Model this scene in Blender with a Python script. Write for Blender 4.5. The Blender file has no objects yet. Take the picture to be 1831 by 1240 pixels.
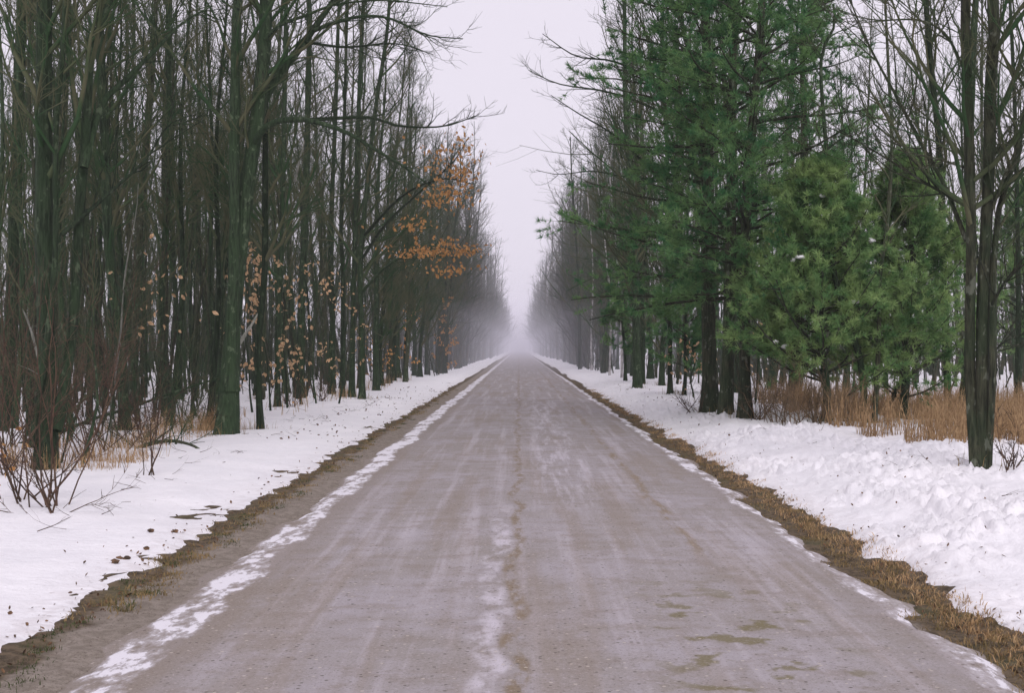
import bpy, math, random
import numpy as np
from mathutils import Vector

# ------------------------------------------------------------------ camera, sky, sun, exposure
sc = bpy.context.scene
CAM_H, FPX, VX, VY = 1.8, 2543.0, 928.0, 622.0
cam = bpy.data.cameras.new('camera')
cam.sensor_width, cam.lens = 36.0, 50.0
cam.shift_x, cam.shift_y = -0.0068, 0.0011
cam.clip_start, cam.clip_end = 0.1, 4000
camo = bpy.data.objects.new('camera', cam)
sc.collection.objects.link(camo)
camo.location = (0, 0, CAM_H)
camo.rotation_euler = (math.radians(90), 0, 0)
sc.camera = camo

world = bpy.data.worlds.new('World')
sc.world = world
world.use_nodes = True
wn, wl = world.node_tree.nodes, world.node_tree.links
wn.clear()
SUN_EL, SUN_ROT = math.radians(42), math.radians(170)
sky = wn.new('ShaderNodeTexSky'); sky.sky_type = 'NISHITA'; sky.sun_disc = False
sky.sun_elevation, sky.sun_rotation = SUN_EL, SUN_ROT
mix = wn.new('ShaderNodeMix'); mix.data_type = 'RGBA'
mix.inputs['Factor'].default_value = 0.95
mix.inputs['B'].default_value = (8.75, 8.15, 9.15, 1)          # closed lilac-white cloud deck
bg = wn.new('ShaderNodeBackground'); bg.inputs['Strength'].default_value = 0.1
wo = wn.new('ShaderNodeOutputWorld')
wl.new(sky.outputs[0], mix.inputs['A']); wl.new(mix.outputs['Result'], bg.inputs['Color'])
wl.new(bg.outputs[0], wo.inputs['Surface'])

sun = bpy.data.lights.new('sun', 'SUN')
sun.energy, sun.angle, sun.color = 1.5, math.radians(28), (1.0, 0.965, 0.975)
suno = bpy.data.objects.new('sun', sun)
sc.collection.objects.link(suno)
d = Vector((math.sin(SUN_ROT) * math.cos(SUN_EL), math.cos(SUN_ROT) * math.cos(SUN_EL), math.sin(SUN_EL)))
suno.rotation_euler = d.to_track_quat('Z', 'Y').to_euler()
suno.location = (0, -10, 40)

vs = sc.view_settings
vs.view_transform, vs.look, vs.exposure, vs.gamma, vs.use_curve_mapping = 'Standard', 'None', 0.0, 1.0, False
cy = sc.cycles
cy.max_bounces, cy.diffuse_bounces, cy.glossy_bounces = 4, 3, 1
cy.transmission_bounces, cy.transparent_max_bounces, cy.volume_bounces = 2, 4, 1
cy.use_denoising = True

# ------------------------------------------------------------------ numpy helpers
R = np.random.default_rng(7)
random.seed(7)

def hash2(ix, iy, s):
    h = (ix.astype(np.int64) * 374761393 + iy.astype(np.int64) * 668265263 + s * 974711) & 0x7fffffff
    h = ((h ^ (h >> 13)) * 1274126177) & 0x7fffffff
    return ((h ^ (h >> 16)) & 0xffff) / 65535.0

def vnoise(x, y, s=0):
    x = np.asarray(x, float); y = np.asarray(y, float)
    ix, iy = np.floor(x), np.floor(y)
    fx, fy = x - ix, y - iy
    fx = fx * fx * (3 - 2 * fx); fy = fy * fy * (3 - 2 * fy)
    a, b = hash2(ix, iy, s), hash2(ix + 1, iy, s)
    c, d_ = hash2(ix, iy + 1, s), hash2(ix + 1, iy + 1, s)
    return (a + (b - a) * fx) * (1 - fy) + (c + (d_ - c) * fx) * fy

def fbm(x, y, s=0, n=3):
    t, a, f = 0, 0.5, 1.0
    for k in range(n):
        t = t + a * (vnoise(np.asarray(x) * f, np.asarray(y) * f, s + k * 17) - 0.5)
        a *= 0.5; f *= 2.03
    return t

def sstep(a, b, x):
    t = np.clip((x - a) / (b - a), 0, 1)
    return t * t * (3 - 2 * t)

def snow_h(x, y):
    """height of the snow cover on either side of the road"""
    x = np.asarray(x, float); y = np.asarray(y, float)
    # right hand: ploughed, lumpy bank
    er = 3.02 + 0.45 * fbm(x * 0.25, y * 1.3, 3, 4) + 0.12 * sstep(12, 8, y)
    t = x - er
    mixl = 0.35 + 0.9 * sstep(0.42, 0.62, vnoise(x * 0.9, y * 0.7, 14))
    lump = mixl * (np.abs(fbm(x * 5.6, y * 4.2, 11, 2)) * 0.34 + np.abs(fbm(x * 11, y * 8, 12, 3)) * 0.22) + fbm(x * 1.3, y * 0.9, 13, 2) * 0.22
    fade = sstep(1.0, 0.2, y / 120) * (0.25 + 0.75 * sstep(10.0, 7.0, x))
    hr = -0.05 + 0.10 * sstep(-0.08, 0.16, t) + 0.20 * sstep(0.1, 1.6, t) - 0.12 * sstep(3.0, 7, t) \
        + lump * sstep(-0.05, 0.5, t) * fade
    # left hand: smooth drifted snow with ragged rim
    el = 2.88 + 0.45 * fbm(x * 0.2, y * 1.5, 23, 4)
    s = -x - el
    soft = fbm(x * 0.9, y * 0.6, 31, 3) * 0.16 + fbm(x * 7, y * 5, 33, 2) * 0.035 * sstep(1.6, 0.2, s)
    hl = -0.05 + 0.085 * sstep(-0.05, 0.22, s) + 0.10 * sstep(0.1, 1.8, s) + soft * sstep(0, 0.8, s)
    und = fbm(x * 0.22, y * 0.22, 41, 2) * 0.35 * sstep(6, 12, np.abs(x))
    return np.where(x > 0, hr, hl) + und

def gz(x, y):
    return float(snow_h(np.array([x]), np.array([y]))[0])

def px2w(px, py, Y):
    return np.array([(px - VX) / FPX * Y, Y, CAM_H + (VY - py) / FPX * Y])

def base_at(px, py):
    """distance at which the pixel's sight line meets the snow"""
    Y = FPX * CAM_H / (py - VY)
    for _ in range(12):
        x = (px - VX) / FPX * Y
        Y = 0.5 * Y + 0.5 * FPX * (CAM_H - gz(x, Y)) / (py - VY)
    return Y

class Geo:
    """collects vertices and faces; build() links ONE mesh"""
    def __init__(self):
        self.v, self.q, self.t, self.n = [], [], [], 0
    def add(self, v, q=None, t=None):
        v = np.asarray(v, float).reshape(-1, 3)
        if q is not None and len(q): self.q.append(np.asarray(q).reshape(-1, 4) + self.n)
        if t is not None and len(t): self.t.append(np.asarray(t).reshape(-1, 3) + self.n)
        self.v.append(v); self.n += len(v)
    def tubes(self, P, Rr, sides):
        """P (K,n,3) polylines, Rr (K,n) radii"""
        K, n, _ = P.shape
        if K == 0: return
        T = np.gradient(P, axis=1)
        T /= np.linalg.norm(T, axis=2, keepdims=True) + 1e-9
        ref = np.tile(np.array([0.31, 0.87, 0.12]), (K, 1))
        main = P[:, -1] - P[:, 0]
        main /= np.linalg.norm(main, axis=1, keepdims=True) + 1e-9
        bad = np.abs((main * ref).sum(1)) > 0.75
        ref[bad] = np.array([0.8, -0.1, 0.55])
        U = np.cross(T, ref[:, None, :]); U /= np.linalg.norm(U, axis=2, keepdims=True) + 1e-9
        W = np.cross(T, U)
        a = np.arange(sides) / sides * 2 * np.pi
        ring = U[:, :, None, :] * np.cos(a)[None, None, :, None] + W[:, :, None, :] * np.sin(a)[None, None, :, None]
        V = np.ascontiguousarray(P[:, :, None, :] + ring * Rr[:, :, None, None])
        idx = np.arange(K * n * sides).reshape(K, n, sides)
        A = idx[:, :-1, :]; B = np.roll(A, -1, 2); D = idx[:, 1:, :]; C = np.roll(D, -1, 2)
        self.add(V.reshape(-1, 3), np.stack([A, B, C, D], -1).reshape(-1, 4))
    def trunk(self, P, Rd, rg, flute=0.06, sides=14, n=40):
        """one trunk with buttressed foot and uneven girth"""
        s = np.linspace(0, 1, len(P)); u = np.linspace(0, 1, n) ** 1.7
        Q = np.stack([np.interp(u, s, P[:, k]) for k in range(3)], -1)
        r = np.interp(u, s, Rd)
        v0 = self.n
        self.tubes(Q[None], r[None], sides)
        V = self.v[-1].reshape(n, sides, 3)
        a = np.arange(sides) / sides * 2 * np.pi
        ph = rg.uniform(0, 6.28, 4)
        dist = np.linalg.norm(Q - Q[0], axis=1)[:, None]
        foot = np.exp(-dist / (1.2 * Rd[0] + 0.08))
        m = 1 + foot * (0.28 + 0.30 * np.sin(4 * a + ph[0]) * np.sin(a * 2 + ph[1]))[None, :] \
            + flute * np.sin(5 * a + ph[2] + dist * 0.5) + 0.04 * np.sin(dist * 2.1 + 2 * a + ph[3]) + rg.normal(0, 0.02, (n, sides))
        V[:] = Q[:, None, :] + (V - Q[:, None, :]) * m[:, :, None]
    def mesh(self, name, smooth=True):
        me = bpy.data.meshes.new(name)
        V = np.concatenate(self.v) if self.v else np.zeros((0, 3))
        q = np.concatenate(self.q) if self.q else np.zeros((0, 4), int)
        t = np.concatenate(self.t) if self.t else np.zeros((0, 3), int)
        me.vertices.add(len(V)); me.vertices.foreach_set('co', V.astype(np.float32).ravel())
        loops = np.concatenate([q.ravel(), t.ravel()]).astype(np.int32)
        me.loops.add(len(loops)); me.loops.foreach_set('vertex_index', loops)
        st = np.concatenate([np.arange(len(q)) * 4, len(q) * 4 + np.arange(len(t)) * 3]).astype(np.int32)
        me.polygons.add(len(st)); me.polygons.foreach_set('loop_start', st)
        me.polygons.foreach_set('use_smooth', np.full(len(st), smooth))
        me.update(calc_edges=True)
        return me

def link(name, me, mat=None, parent=None, loc=None):
    o = bpy.data.objects.new(name, me)
    if mat is not None and me is not None and not len(me.materials): me.materials.append(mat)
    sc.collection.objects.link(o)
    if parent is not None: o.parent = parent
    if loc is not None: o.location = loc
    return o

def tag(o, label=None, cat=None, group=None, kind=None):
    if label: o['label'] = label
    if cat: o['category'] = cat
    if group: o['group'] = group
    if kind: o['kind'] = kind
    return o

def thing(name, label, cat, loc, group=None, rz=0.0):
    o = bpy.data.objects.new(name, None)
    o.empty_display_size = 0.2
    sc.collection.objects.link(o)
    o.location = loc; o.rotation_euler = (0, 0, rz)
    return tag(o, label, cat, group)

# ------------------------------------------------------------------ materials
def newmat(name):
    m = bpy.data.materials.new(name); m.use_nodes = True
    n = m.node_tree.nodes; n.clear()
    out = n.new('ShaderNodeOutputMaterial')
    b = n.new('ShaderNodeBsdfPrincipled')
    m.node_tree.links.new(b.outputs[0], out.inputs['Surface'])
    b.inputs['Specular IOR Level'].default_value = 0.25
    return m, n, m.node_tree.links, b, out

class NB:
    """tiny node helper"""
    def __init__(self, n, l): self.n, self.l = n, l
    def pipe(self, sock, v):
        if isinstance(v, bpy.types.NodeSocket): self.l.new(v, sock)
        else: sock.default_value = v
    def math(self, op, a, b=None, c=None, clamp=False):
        x = self.n.new('ShaderNodeMath'); x.operation = op; x.use_clamp = clamp
        self.pipe(x.inputs[0], a)
        if b is not None: self.pipe(x.inputs[1], b)
        if c is not None: self.pipe(x.inputs[2], c)
        return x.outputs[0]
    def ss(self, a, b, x):
        m = self.n.new('ShaderNodeMapRange'); m.interpolation_type = 'SMOOTHSTEP'
        self.pipe(m.inputs['Value'], x)
        m.inputs['From Min'].default_value, m.inputs['From Max'].default_value = (a, b) if a < b else (b, a)
        m.inputs['To Min'].default_value, m.inputs['To Max'].default_value = (0, 1) if a < b else (1, 0)
        return m.outputs['Result']
    def noise(self, vec, scale, detail=3, rough=0.55, dist=0.0):
        x = self.n.new('ShaderNodeTexNoise')
        if vec is not None: self.l.new(vec, x.inputs['Vector'])
        x.inputs['Scale'].default_value = scale; x.inputs['Detail'].default_value = detail
        x.inputs['Roughness'].default_value = rough; x.inputs['Distortion'].default_value = dist
        return x.outputs['Fac']
    def coords(self, kind='Object'):
        return self.n.new('ShaderNodeTexCoord').outputs[kind]
    def pos(self):
        return self.n.new('ShaderNodeNewGeometry').outputs['Position']
    def scale(self, vec, s, off=(0, 0, 0)):
        m = self.n.new('ShaderNodeMapping')
        self.l.new(vec, m.inputs['Vector']); m.inputs['Scale'].default_value = s; m.inputs['Location'].default_value = off
        return m.outputs[0]
    def sep(self, vec):
        s = self.n.new('ShaderNodeSeparateXYZ'); self.l.new(vec, s.inputs[0]); return s.outputs
    def mixc(self, f, a, b):
        m = self.n.new('ShaderNodeMix'); m.data_type = 'RGBA'
        self.pipe(m.inputs['Factor'], f)
        self.pipe(m.inputs['A'], a if isinstance(a, bpy.types.NodeSocket) else (*a, 1))
        self.pipe(m.inputs['B'], b if isinstance(b, bpy.types.NodeSocket) else (*b, 1))
        return m.outputs['Result']
    def bump(self, h, strength, dist):
        b = self.n.new('ShaderNodeBump'); self.l.new(h, b.inputs['Height'])
        b.inputs['Strength'].default_value = strength; b.inputs['Distance'].default_value = dist
        return b.outputs[0]
    def rand(self):
        return self.n.new('ShaderNodeObjectInfo').outputs['Random']

def bark_mat(name, dark, mid, pale, pale_amt, moss=(0.05, 0.085, 0.035), moss_amt=0.5):
    m, n, l, b, out = newmat(name)
    k = NB(n, l); p = k.pos()
    st = k.noise(k.scale(p, (1, 1, 0.12)), 26, 4, 0.65)
    col = k.mixc(k.ss(0.3, 0.68, st), dark, mid)
    col = k.mixc(k.math('MULTIPLY', k.ss(0.40, 0.62, k.noise(p, 2.3, 2)), moss_amt), col, moss)
    lich = k.math('MULTIPLY', k.ss(0.58, 0.66, k.noise(k.scale(p, (1, 1, .6)), 9, 4, 0.6)), pale_amt)
    col = k.mixc(lich, col, pale)
    v = k.math('MULTIPLY_ADD', k.rand(), 0.7, 0.65)
    hs = n.new('ShaderNodeHueSaturation'); l.new(col, hs.inputs['Color']); l.new(v, hs.inputs['Value'])
    l.new(hs.outputs[0], b.inputs['Base Color'])
    b.inputs['Roughness'].default_value = 0.95
    l.new(k.bump(st, 1.0, 0.035), b.inputs['Normal'])
    return m

BARK = bark_mat('bark_green', (0.009, 0.016, 0.008), (0.040, 0.062, 0.032), (0.14, 0.18, 0.11), 0.4, (0.024, 0.047, 0.019), 0.5)
BARK_BROWN = bark_mat('bark_brown', (0.014, 0.017, 0.010), (0.066, 0.070, 0.042), (0.19, 0.21, 0.16), 0.5, (0.024, 0.046, 0.020), 0.5)
RED_TWIG = bark_mat('red_twig_bark', (0.045, 0.030, 0.022), (0.12, 0.070, 0.048), (0.22, 0.17, 0.13), 0.15, moss_amt=0.1)
THICKET = bark_mat('thicket_bark', (0.075, 0.052, 0.034), (0.20, 0.135, 0.08), (0.3, 0.24, 0.17), 0.2, moss_amt=0.1)
PALE_WOOD = bark_mat('pale_dead_wood', (0.14, 0.14, 0.12), (0.34, 0.34, 0.29), (0.5, 0.5, 0.46), 0.3, moss_amt=0.2)
BIRCH = bark_mat('birch_bark', (0.10, 0.10, 0.09), (0.55, 0.52, 0.52), (0.75, 0.72, 0.74), 0.5, moss_amt=0.0)

def twig_mat(name, c1, c2):
    m, n, l, b, out = newmat(name)
    k = NB(n, l)
    col = k.mixc(k.ss(0.35, 0.65, k.noise(k.pos(), 1.4, 1)), c1, c2)
    l.new(col, b.inputs['Base Color']); b.inputs['Roughness'].default_value = 0.95
    return m
TWIG = twig_mat('twig_bark', (0.028, 0.062, 0.024), (0.090, 0.092, 0.050))
TWIG_FAR = twig_mat('twig_far', (0.026, 0.042, 0.022), (0.066, 0.064, 0.042))

def leaf_mat(name, c1, c2, transl=0.35, scale=9.0, vary=0.5):
    m, n, l, b, out = newmat(name)
    k = NB(n, l); p = k.pos()
    f = k.ss(0.33, 0.67, k.noise(p, scale, 3))
    col = k.mixc(f, c1, c2)
    v = k.math('MULTIPLY_ADD', k.rand(), vary, 1 - vary / 2)
    hs = n.new('ShaderNodeHueSaturation'); l.new(col, hs.inputs['Color']); l.new(v, hs.inputs['Value'])
    l.new(hs.outputs[0], b.inputs['Base Color']); b.inputs['Roughness'].default_value = 0.75
    t = n.new('ShaderNodeBsdfTranslucent'); l.new(hs.outputs[0], t.inputs['Color'])
    ms = n.new('ShaderNodeMixShader'); ms.inputs[0].default_value = transl
    l.new(b.outputs[0], ms.inputs[1]); l.new(t.outputs[0], ms.inputs[2]); l.new(ms.outputs[0], out.inputs['Surface'])
    return m

NEEDLE = leaf_mat('pine_needles', (0.048, 0.160, 0.062), (0.190, 0.330, 0.120), 0.45, 1.3, 0.2)
NEEDLE_YOUNG = leaf_mat('young_pine_needles', (0.095, 0.215, 0.075), (0.32, 0.45, 0.17), 0.48, 1.6, 0.2)
LEAF_RUST = leaf_mat('rust_leaves', (0.38, 0.18, 0.06), (0.70, 0.40, 0.16), 0.35, 26)
LEAF_TAN = leaf_mat('tan_leaves', (0.38, 0.22, 0.11), (0.70, 0.50, 0.30), 0.4, 26)
GRASS_TAN = leaf_mat('tan_grass', (0.26, 0.16, 0.08), (0.60, 0.41, 0.22), 0.35, 11)
GRASS_DULL = leaf_mat('dull_grass', (0.13, 0.10, 0.045), (0.30, 0.21, 0.10), 0.25, 5)
GRASS_GREEN = leaf_mat('green_grass', (0.06, 0.085, 0.03), (0.13, 0.15, 0.06), 0.25, 5)
LITTER = leaf_mat('leaf_litter', (0.06, 0.042, 0.03), (0.22, 0.12, 0.06), 0.1, 14)

def snow_mat():
    m, n, l, b, out = newmat('snow')
    k = NB(n, l); p = k.pos(); x, y, z = k.sep(p)
    big = k.noise(p, 1.1, 3); fine = k.noise(p, 34, 4, 0.7); mid = k.noise(p, 9, 3)
    col = k.mixc(k.ss(0.35, 0.7, big), (0.81, 0.795, 0.82), (0.87, 0.85, 0.87))
    # grit thrown from the road: strongest by the rim
    ax = k.math('ABSOLUTE', x)
    near = k.math('MAXIMUM', k.ss(4.3, 2.9, ax), k.math('MULTIPLY', k.ss(8, 5, ax), 0.35))
    grit = k.ss(0.60, 0.70, k.noise(k.scale(p, (1, .7, 1)), 17, 4, 0.7))
    rim = k.math('MULTIPLY', near, k.math('MULTIPLY', grit, 0.6))
    col = k.mixc(rim, col, (0.30, 0.25, 0.22))
    haze = k.math('MULTIPLY', k.ss(3.7, 2.85, ax), k.math('MULTIPLY', k.ss(0.35, 0.65, mid), 0.42))
    col = k.mixc(haze, col, (0.52, 0.46, 0.45))
    l.new(col, b.inputs['Base Color'])
    b.inputs['Roughness'].default_value = 0.7
    h = k.math('ADD', k.math('MULTIPLY', fine, 0.35), mid)
    l.new(k.bump(h, 0.5, 0.06), b.inputs['Normal'])
    return m
SNOW = snow_mat()

def road_mat():
    m, n, l, b, out = newmat('frosted_asphalt')
    k = NB(n, l); p = k.pos(); x, y, z = k.sep(p)
    ax = k.math('ABSOLUTE', k.math('SUBTRACT', x, 0.3))
    big = k.noise(p, 0.7, 4, 0.6)
    streak = k.noise(k.scale(p, (5.0, 0.13, 1)), 1.0, 4, 0.6)
    streak2 = k.noise(k.scale(p, (11, 0.5, 1), (3, 1, 0)), 1.0, 3, 0.6)
    col = k.mixc(k.ss(0.35, 0.68, big), (0.285, 0.255, 0.242), (0.345, 0.315, 0.330))
    col = k.mixc(k.math('MULTIPLY', k.ss(0.48, 0.68, streak), 0.55), col, (0.50, 0.46, 0.50))
    col = k.mixc(k.math('MULTIPLY', k.ss(0.52, 0.75, streak2), 0.22), col, (0.43, 0.395, 0.44))
    # brown dust in long streaks
    dust = k.noise(k.scale(p, (2.6, 0.16, 1), (9, 4, 0)), 1.0, 4, 0.6)
    col = k.mixc(k.math('MULTIPLY', k.ss(0.48, 0.66, dust), 0.55), col, (0.25, 0.205, 0.165))
    blot = k.noise(p, 3.6, 5, 0.7)
    col = k.mixc(k.math('MULTIPLY', k.ss(0.48, 0.64, blot), 0.45), col, (0.225, 0.185, 0.155))
    col = k.mixc(k.math('MULTIPLY', k.ss(0.46, 0.32, blot), 0.30), col, (0.40, 0.37, 0.41))
    # worn, dirty yellow-brown centre line, wandering
    wob = k.noise(k.scale(p, (0.0, 0.5, 0)), 1.0, 2)
    cx = k.math('MULTIPLY_ADD', k.math('SUBTRACT', wob, 0.5), 0.42, -0.02)
    dx = k.math('SUBTRACT', x, cx)
    cn = k.ss(0.40, 0.60, k.noise(k.scale(p, (9, 2.2, 1)), 1.0, 4, 0.7))
    cl = k.math('MULTIPLY', k.ss(0.075, 0.02, k.math('ABSOLUTE', dx)), cn)
    col = k.mixc(k.math('MULTIPLY', cl, 0.8), col, (0.20, 0.145, 0.08))
    # rubbed white frost just left of it in the foreground
    fl = k.math('MULTIPLY', k.ss(0.13, 0.04, k.math('ABSOLUTE', k.math('ADD', dx, 0.16))),
                k.ss(0.42, 0.62, k.noise(k.scale(p, (4, 1.6, 1), (5, 2, 0)), 1.0, 4, 0.65)))
    fl = k.math('MULTIPLY', fl, k.ss(17, 13, y))
    col = k.mixc(k.math('MULTIPLY', fl, 0.75), col, (0.60, 0.56, 0.62))
    # frost feathers in the right lane farther on
    fr = k.math('MULTIPLY', k.ss(0.62, 0.12, k.math('ABSOLUTE', k.math('SUBTRACT', x, 0.62))),
                k.ss(0.46, 0.66, k.noise(k.scale(p, (7, 0.5, 1), (1, 7, 0)), 1.0, 4, 0.7)))
    fr = k.math('MULTIPLY', fr, k.math('MULTIPLY', k.ss(13, 19, y), k.ss(60, 35, y)))
    col = k.mixc(k.math('MULTIPLY', fr, 0.6), col, (0.56, 0.52, 0.58))
    # brown wheel rut line in the right lane
    rut = k.math('MULTIPLY', k.ss(0.10, 0.02, k.math('ABSOLUTE', k.math('SUBTRACT', x, k.math('MULTIPLY_ADD', wob, 0.3, 1.38)))),
                 k.ss(0.42, 0.62, k.noise(k.scale(p, (8, 0.9, 1), (2, 2, 0)), 1.0, 4, 0.7)))
    rut = k.math('MULTIPLY', rut, k.ss(11, 13, y))
    col = k.mixc(k.math('MULTIPLY', rut, 0.75), col, (0.22, 0.16, 0.09))
    # olive mud stains in the foreground of the right lane
    mud = k.ss(0.53, 0.62, k.noise(k.scale(p, (2.9, 2.6, 1), (0.4, 0.3, 0)), 1.0, 4, 0.6))
    mud = k.math('MULTIPLY', mud, k.math('MULTIPLY', k.ss(0.75, 0.3, k.math('ABSOLUTE', k.math('SUBTRACT', x, 1.35))), k.ss(11.5, 9.0, y)))
    col = k.mixc(k.math('MULTIPLY', mud, 0.85), col, (0.16, 0.135, 0.06))
    # gravelly, dirty margins
    edge = k.math('MULTIPLY', k.ss(2.0, 2.65, k.math('ADD', ax, k.math('MULTIPLY', big, 0.35))), 0.75)
    col = k.mixc(edge, col, (0.225, 0.185, 0.15))
    # grit and pebbles
    g = k.noise(p, 52, 4, 0.75)
    col = k.mixc(k.math('MULTIPLY', k.ss(0.56, 0.66, g), 0.75), col, (0.12, 0.095, 0.075))
    col = k.mixc(k.math('MULTIPLY', k.ss(0.43, 0.33, g), 0.6), col, (0.50, 0.45, 0.45))
    g2 = k.math('MULTIPLY', k.ss(0.67, 0.72, k.noise(p, 21, 2, 0.6)), k.ss(0.48, 0.6, k.noise(p, 2.0, 3)))
    col = k.mixc(k.math('MULTIPLY', g2, 0.7), col, (0.10, 0.08, 0.055))
    vo = n.new('ShaderNodeTexVoronoi'); l.new(p, vo.inputs['Vector']); vo.inputs['Scale'].default_value = 24
    vr = k.sep(vo.outputs['Color'])
    peb = k.math('MULTIPLY', k.ss(0.30, 0.20, vo.outputs['Distance']), k.ss(0.80, 0.84, vr[0]))
    col = k.mixc(k.math('MULTIPLY', peb, 0.85), col, k.mixc(k.ss(0.62, 0.64, vr[1]), (0.075, 0.06, 0.045), (0.52, 0.46, 0.40)))
    # ragged strips of packed snow along both margins
    sn = k.noise(k.scale(p, (3.0, 1.25, 1), (0.3, 0.9, 0)), 1.0, 5, 0.62)
    snf = k.noise(k.scale(p, (13, 5, 1)), 1.0, 4, 0.65)
    far = k.ss(13, 26, y)
    snn = k.math('ADD', k.math('MULTIPLY', sn, 0.6), k.math('MULTIPLY', snf, 0.4))
    wl_ = k.math('MULTIPLY_ADD', k.noise(k.scale(p, (0, 0.35, 0)), 1.0, 3), 0.5, -2.42)
    sl = k.ss(0.30, 0.10, k.math('ABSOLUTE', k.math('SUBTRACT', x, wl_)))
    wr_ = k.math('MULTIPLY_ADD', k.noise(k.scale(p, (0, 0.3, 0), (0, 5, 0)), 1.0, 3), 0.4, 2.38)
    sr = k.ss(0.27, 0.06, k.math('ABSOLUTE', k.math('SUBTRACT', x, wr_)))
    strip = k.math('MAXIMUM', sl, k.math('MULTIPLY', sr, 0.92))
    v = k.math('ADD', k.math('ADD', snn, k.math('MULTIPLY', strip, 0.272)), k.math('MULTIPLY', far, 0.045))
    sm = k.math('MULTIPLY', k.ss(0.765, 0.805, v), k.ss(0.0, 0.15, strip))
    col = k.mixc(k.math('MULTIPLY', sm, 0.93), col, (0.83, 0.81, 0.85))
    soft = k.math('MULTIPLY', k.ss(0.68, 0.80, v), k.math('MULTIPLY', k.ss(0.1, 0.6, strip), 0.45))
    col = k.mixc(soft, col, (0.66, 0.63, 0.68))
    l.new(col, b.inputs['Base Color'])
    b.inputs['Roughness'].default_value = 0.78
    h = k.math('ADD', k.math('MULTIPLY', g, 0.5), k.math('MULTIPLY', sm, 1.2))
    l.new(k.bump(h, 0.5, 0.012), b.inputs['Normal'])
    return m
ROAD = road_mat()

def verge_mat():
    m, n, l, b, out = newmat('verge_soil')
    k = NB(n, l); p = k.pos()
    f = k.noise(p, 9, 5, 0.7); g = k.noise(p, 60, 3, 0.7); h = k.noise(p, 1.3, 3)
    col = k.mixc(k.ss(0.35, 0.65, f), (0.06, 0.045, 0.028), (0.17, 0.125, 0.08))
    col = k.mixc(k.math('MULTIPLY', k.ss(0.5, 0.7, h), 0.5), col, (0.09, 0.10, 0.04))
    col = k.mixc(k.math('MULTIPLY', k.ss(0.58, 0.7, g), 0.6), col, (0.28, 0.22, 0.15))
    x = k.sep(p)[0]
    ax = k.math('ADD', k.math('ABSOLUTE', k.math('ADD', x, 0.12)), k.math('MULTIPLY', k.math('SUBTRACT', k.noise(p, 1.9, 4, 0.65), 0.5), 0.55))
    gr = k.mixc(k.ss(0.56, 0.66, g), k.mixc(k.ss(0.4, 0.6, f), (0.225, 0.19, 0.155), (0.31, 0.265, 0.225)), (0.13, 0.10, 0.08))
    col = k.mixc(k.ss(2.74, 2.60, ax), col, gr)
    l.new(col, b.inputs['Base Color']); b.inputs['Roughness'].default_value = 0.95
    l.new(k.bump(k.math('ADD', f, g), 0.8, 0.03), b.inputs['Normal'])
    return m
VERGE = verge_mat()

# ------------------------------------------------------------------ the setting: ground sheets
def sheet(name, xs, ys, zf, mat):
    X, Y = np.meshgrid(xs, ys)
    Z = zf(X, Y)
    nx, ny = len(xs), len(ys)
    i = np.arange(nx * ny).reshape(ny, nx)
    g = Geo()
    g.add(np.stack([X, Y, Z], -1), np.stack([i[:-1, :-1], i[:-1, 1:], i[1:, 1:], i[1:, :-1]], -1).reshape(-1, 4))
    o = link(name, g.mesh(name), mat)
    return tag(o, kind='structure')

def spaced(a, b, ratio):
    n = int(math.log(b / a) / math.log(ratio)) + 1
    return a * (b / a) ** (np.arange(n + 1) / n)

ys_near = spaced(5.0, 70, 1.0052)
ys = np.concatenate([[-30, -10, -2, 2, 4], ys_near, spaced(71.5, 1600, 1.07)])
xr = np.concatenate([np.arange(2.75, 5.2, 0.026), np.arange(5.2, 8.2, 0.045), spaced(8.2, 20, 1.03), spaced(21, 1200, 1.22)])
sheet('snow_ground_right', xr, ys, snow_h, SNOW)
ysl = np.concatenate([[-30, -10, -2, 2, 4], spaced(5.0, 70, 1.007), spaced(71.5, 1600, 1.07)])
xl = np.concatenate([np.arange(2.45, 4.4, 0.03), np.arange(4.4, 8.2, 0.08), spaced(8.2, 20, 1.04), spaced(21, 1200, 1.22)])
sheet('snow_ground_left', -xl[::-1], ysl, snow_h, SNOW)

def verge_h(x, y):
    return -0.012 + fbm(x * 6, y * 6, 51, 3) * 0.085 + 0.03 * sstep(0.0, 0.5, np.abs(x - 0.3) - 2.45)
ysv = np.concatenate([[-30, -5, 3], spaced(5.0, 60, 1.009), spaced(62, 1600, 1.1)])
sheet('verge_right', np.arange(2.55, 4.3, 0.055), ysv, verge_h, VERGE)
sheet('verge_left', np.arange(-4.0, -2.15, 0.055), ysv, verge_h, VERGE)

def road_h(x, y):
    edge = np.abs(x - 0.12) - 2.5
    return 0.02 + 0.045 * (1 - ((x - 0.1) / 2.75) ** 2) - 0.09 * sstep(-0.12, 0.25, edge + 0.5 * fbm(x * 1.0, y * 1.2, 61, 4))
xroad = np.concatenate([np.arange(-2.75, -2.0, 0.04), np.arange(-2.0, 2.3, 0.25), np.arange(2.3, 3.05, 0.04)])
sheet('road', xroad, ysv, road_h, ROAD)

# ------------------------------------------------------------------ growth machinery (vectorised)
def unit(a): return a / (np.linalg.norm(a, axis=-1, keepdims=True) + 1e-9)

def grow(O, D, L, r, n, wob, up, tip=0.25, rg=R):
    K = len(O)
    P = np.zeros((K, n, 3)); P[:, 0] = O
    D = unit(np.array(D, float)); step = (L / (n - 1))[:, None]
    for i in range(1, n):
        D = unit(D + rg.normal(0, wob, (K, 3)) + np.array([0, 0, up]))
        P[:, i] = P[:, i - 1] + D * step
    t = np.linspace(0, 1, n)[None, :]
    return P, r[:, None] * (1 - (1 - tip) * t)

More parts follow.
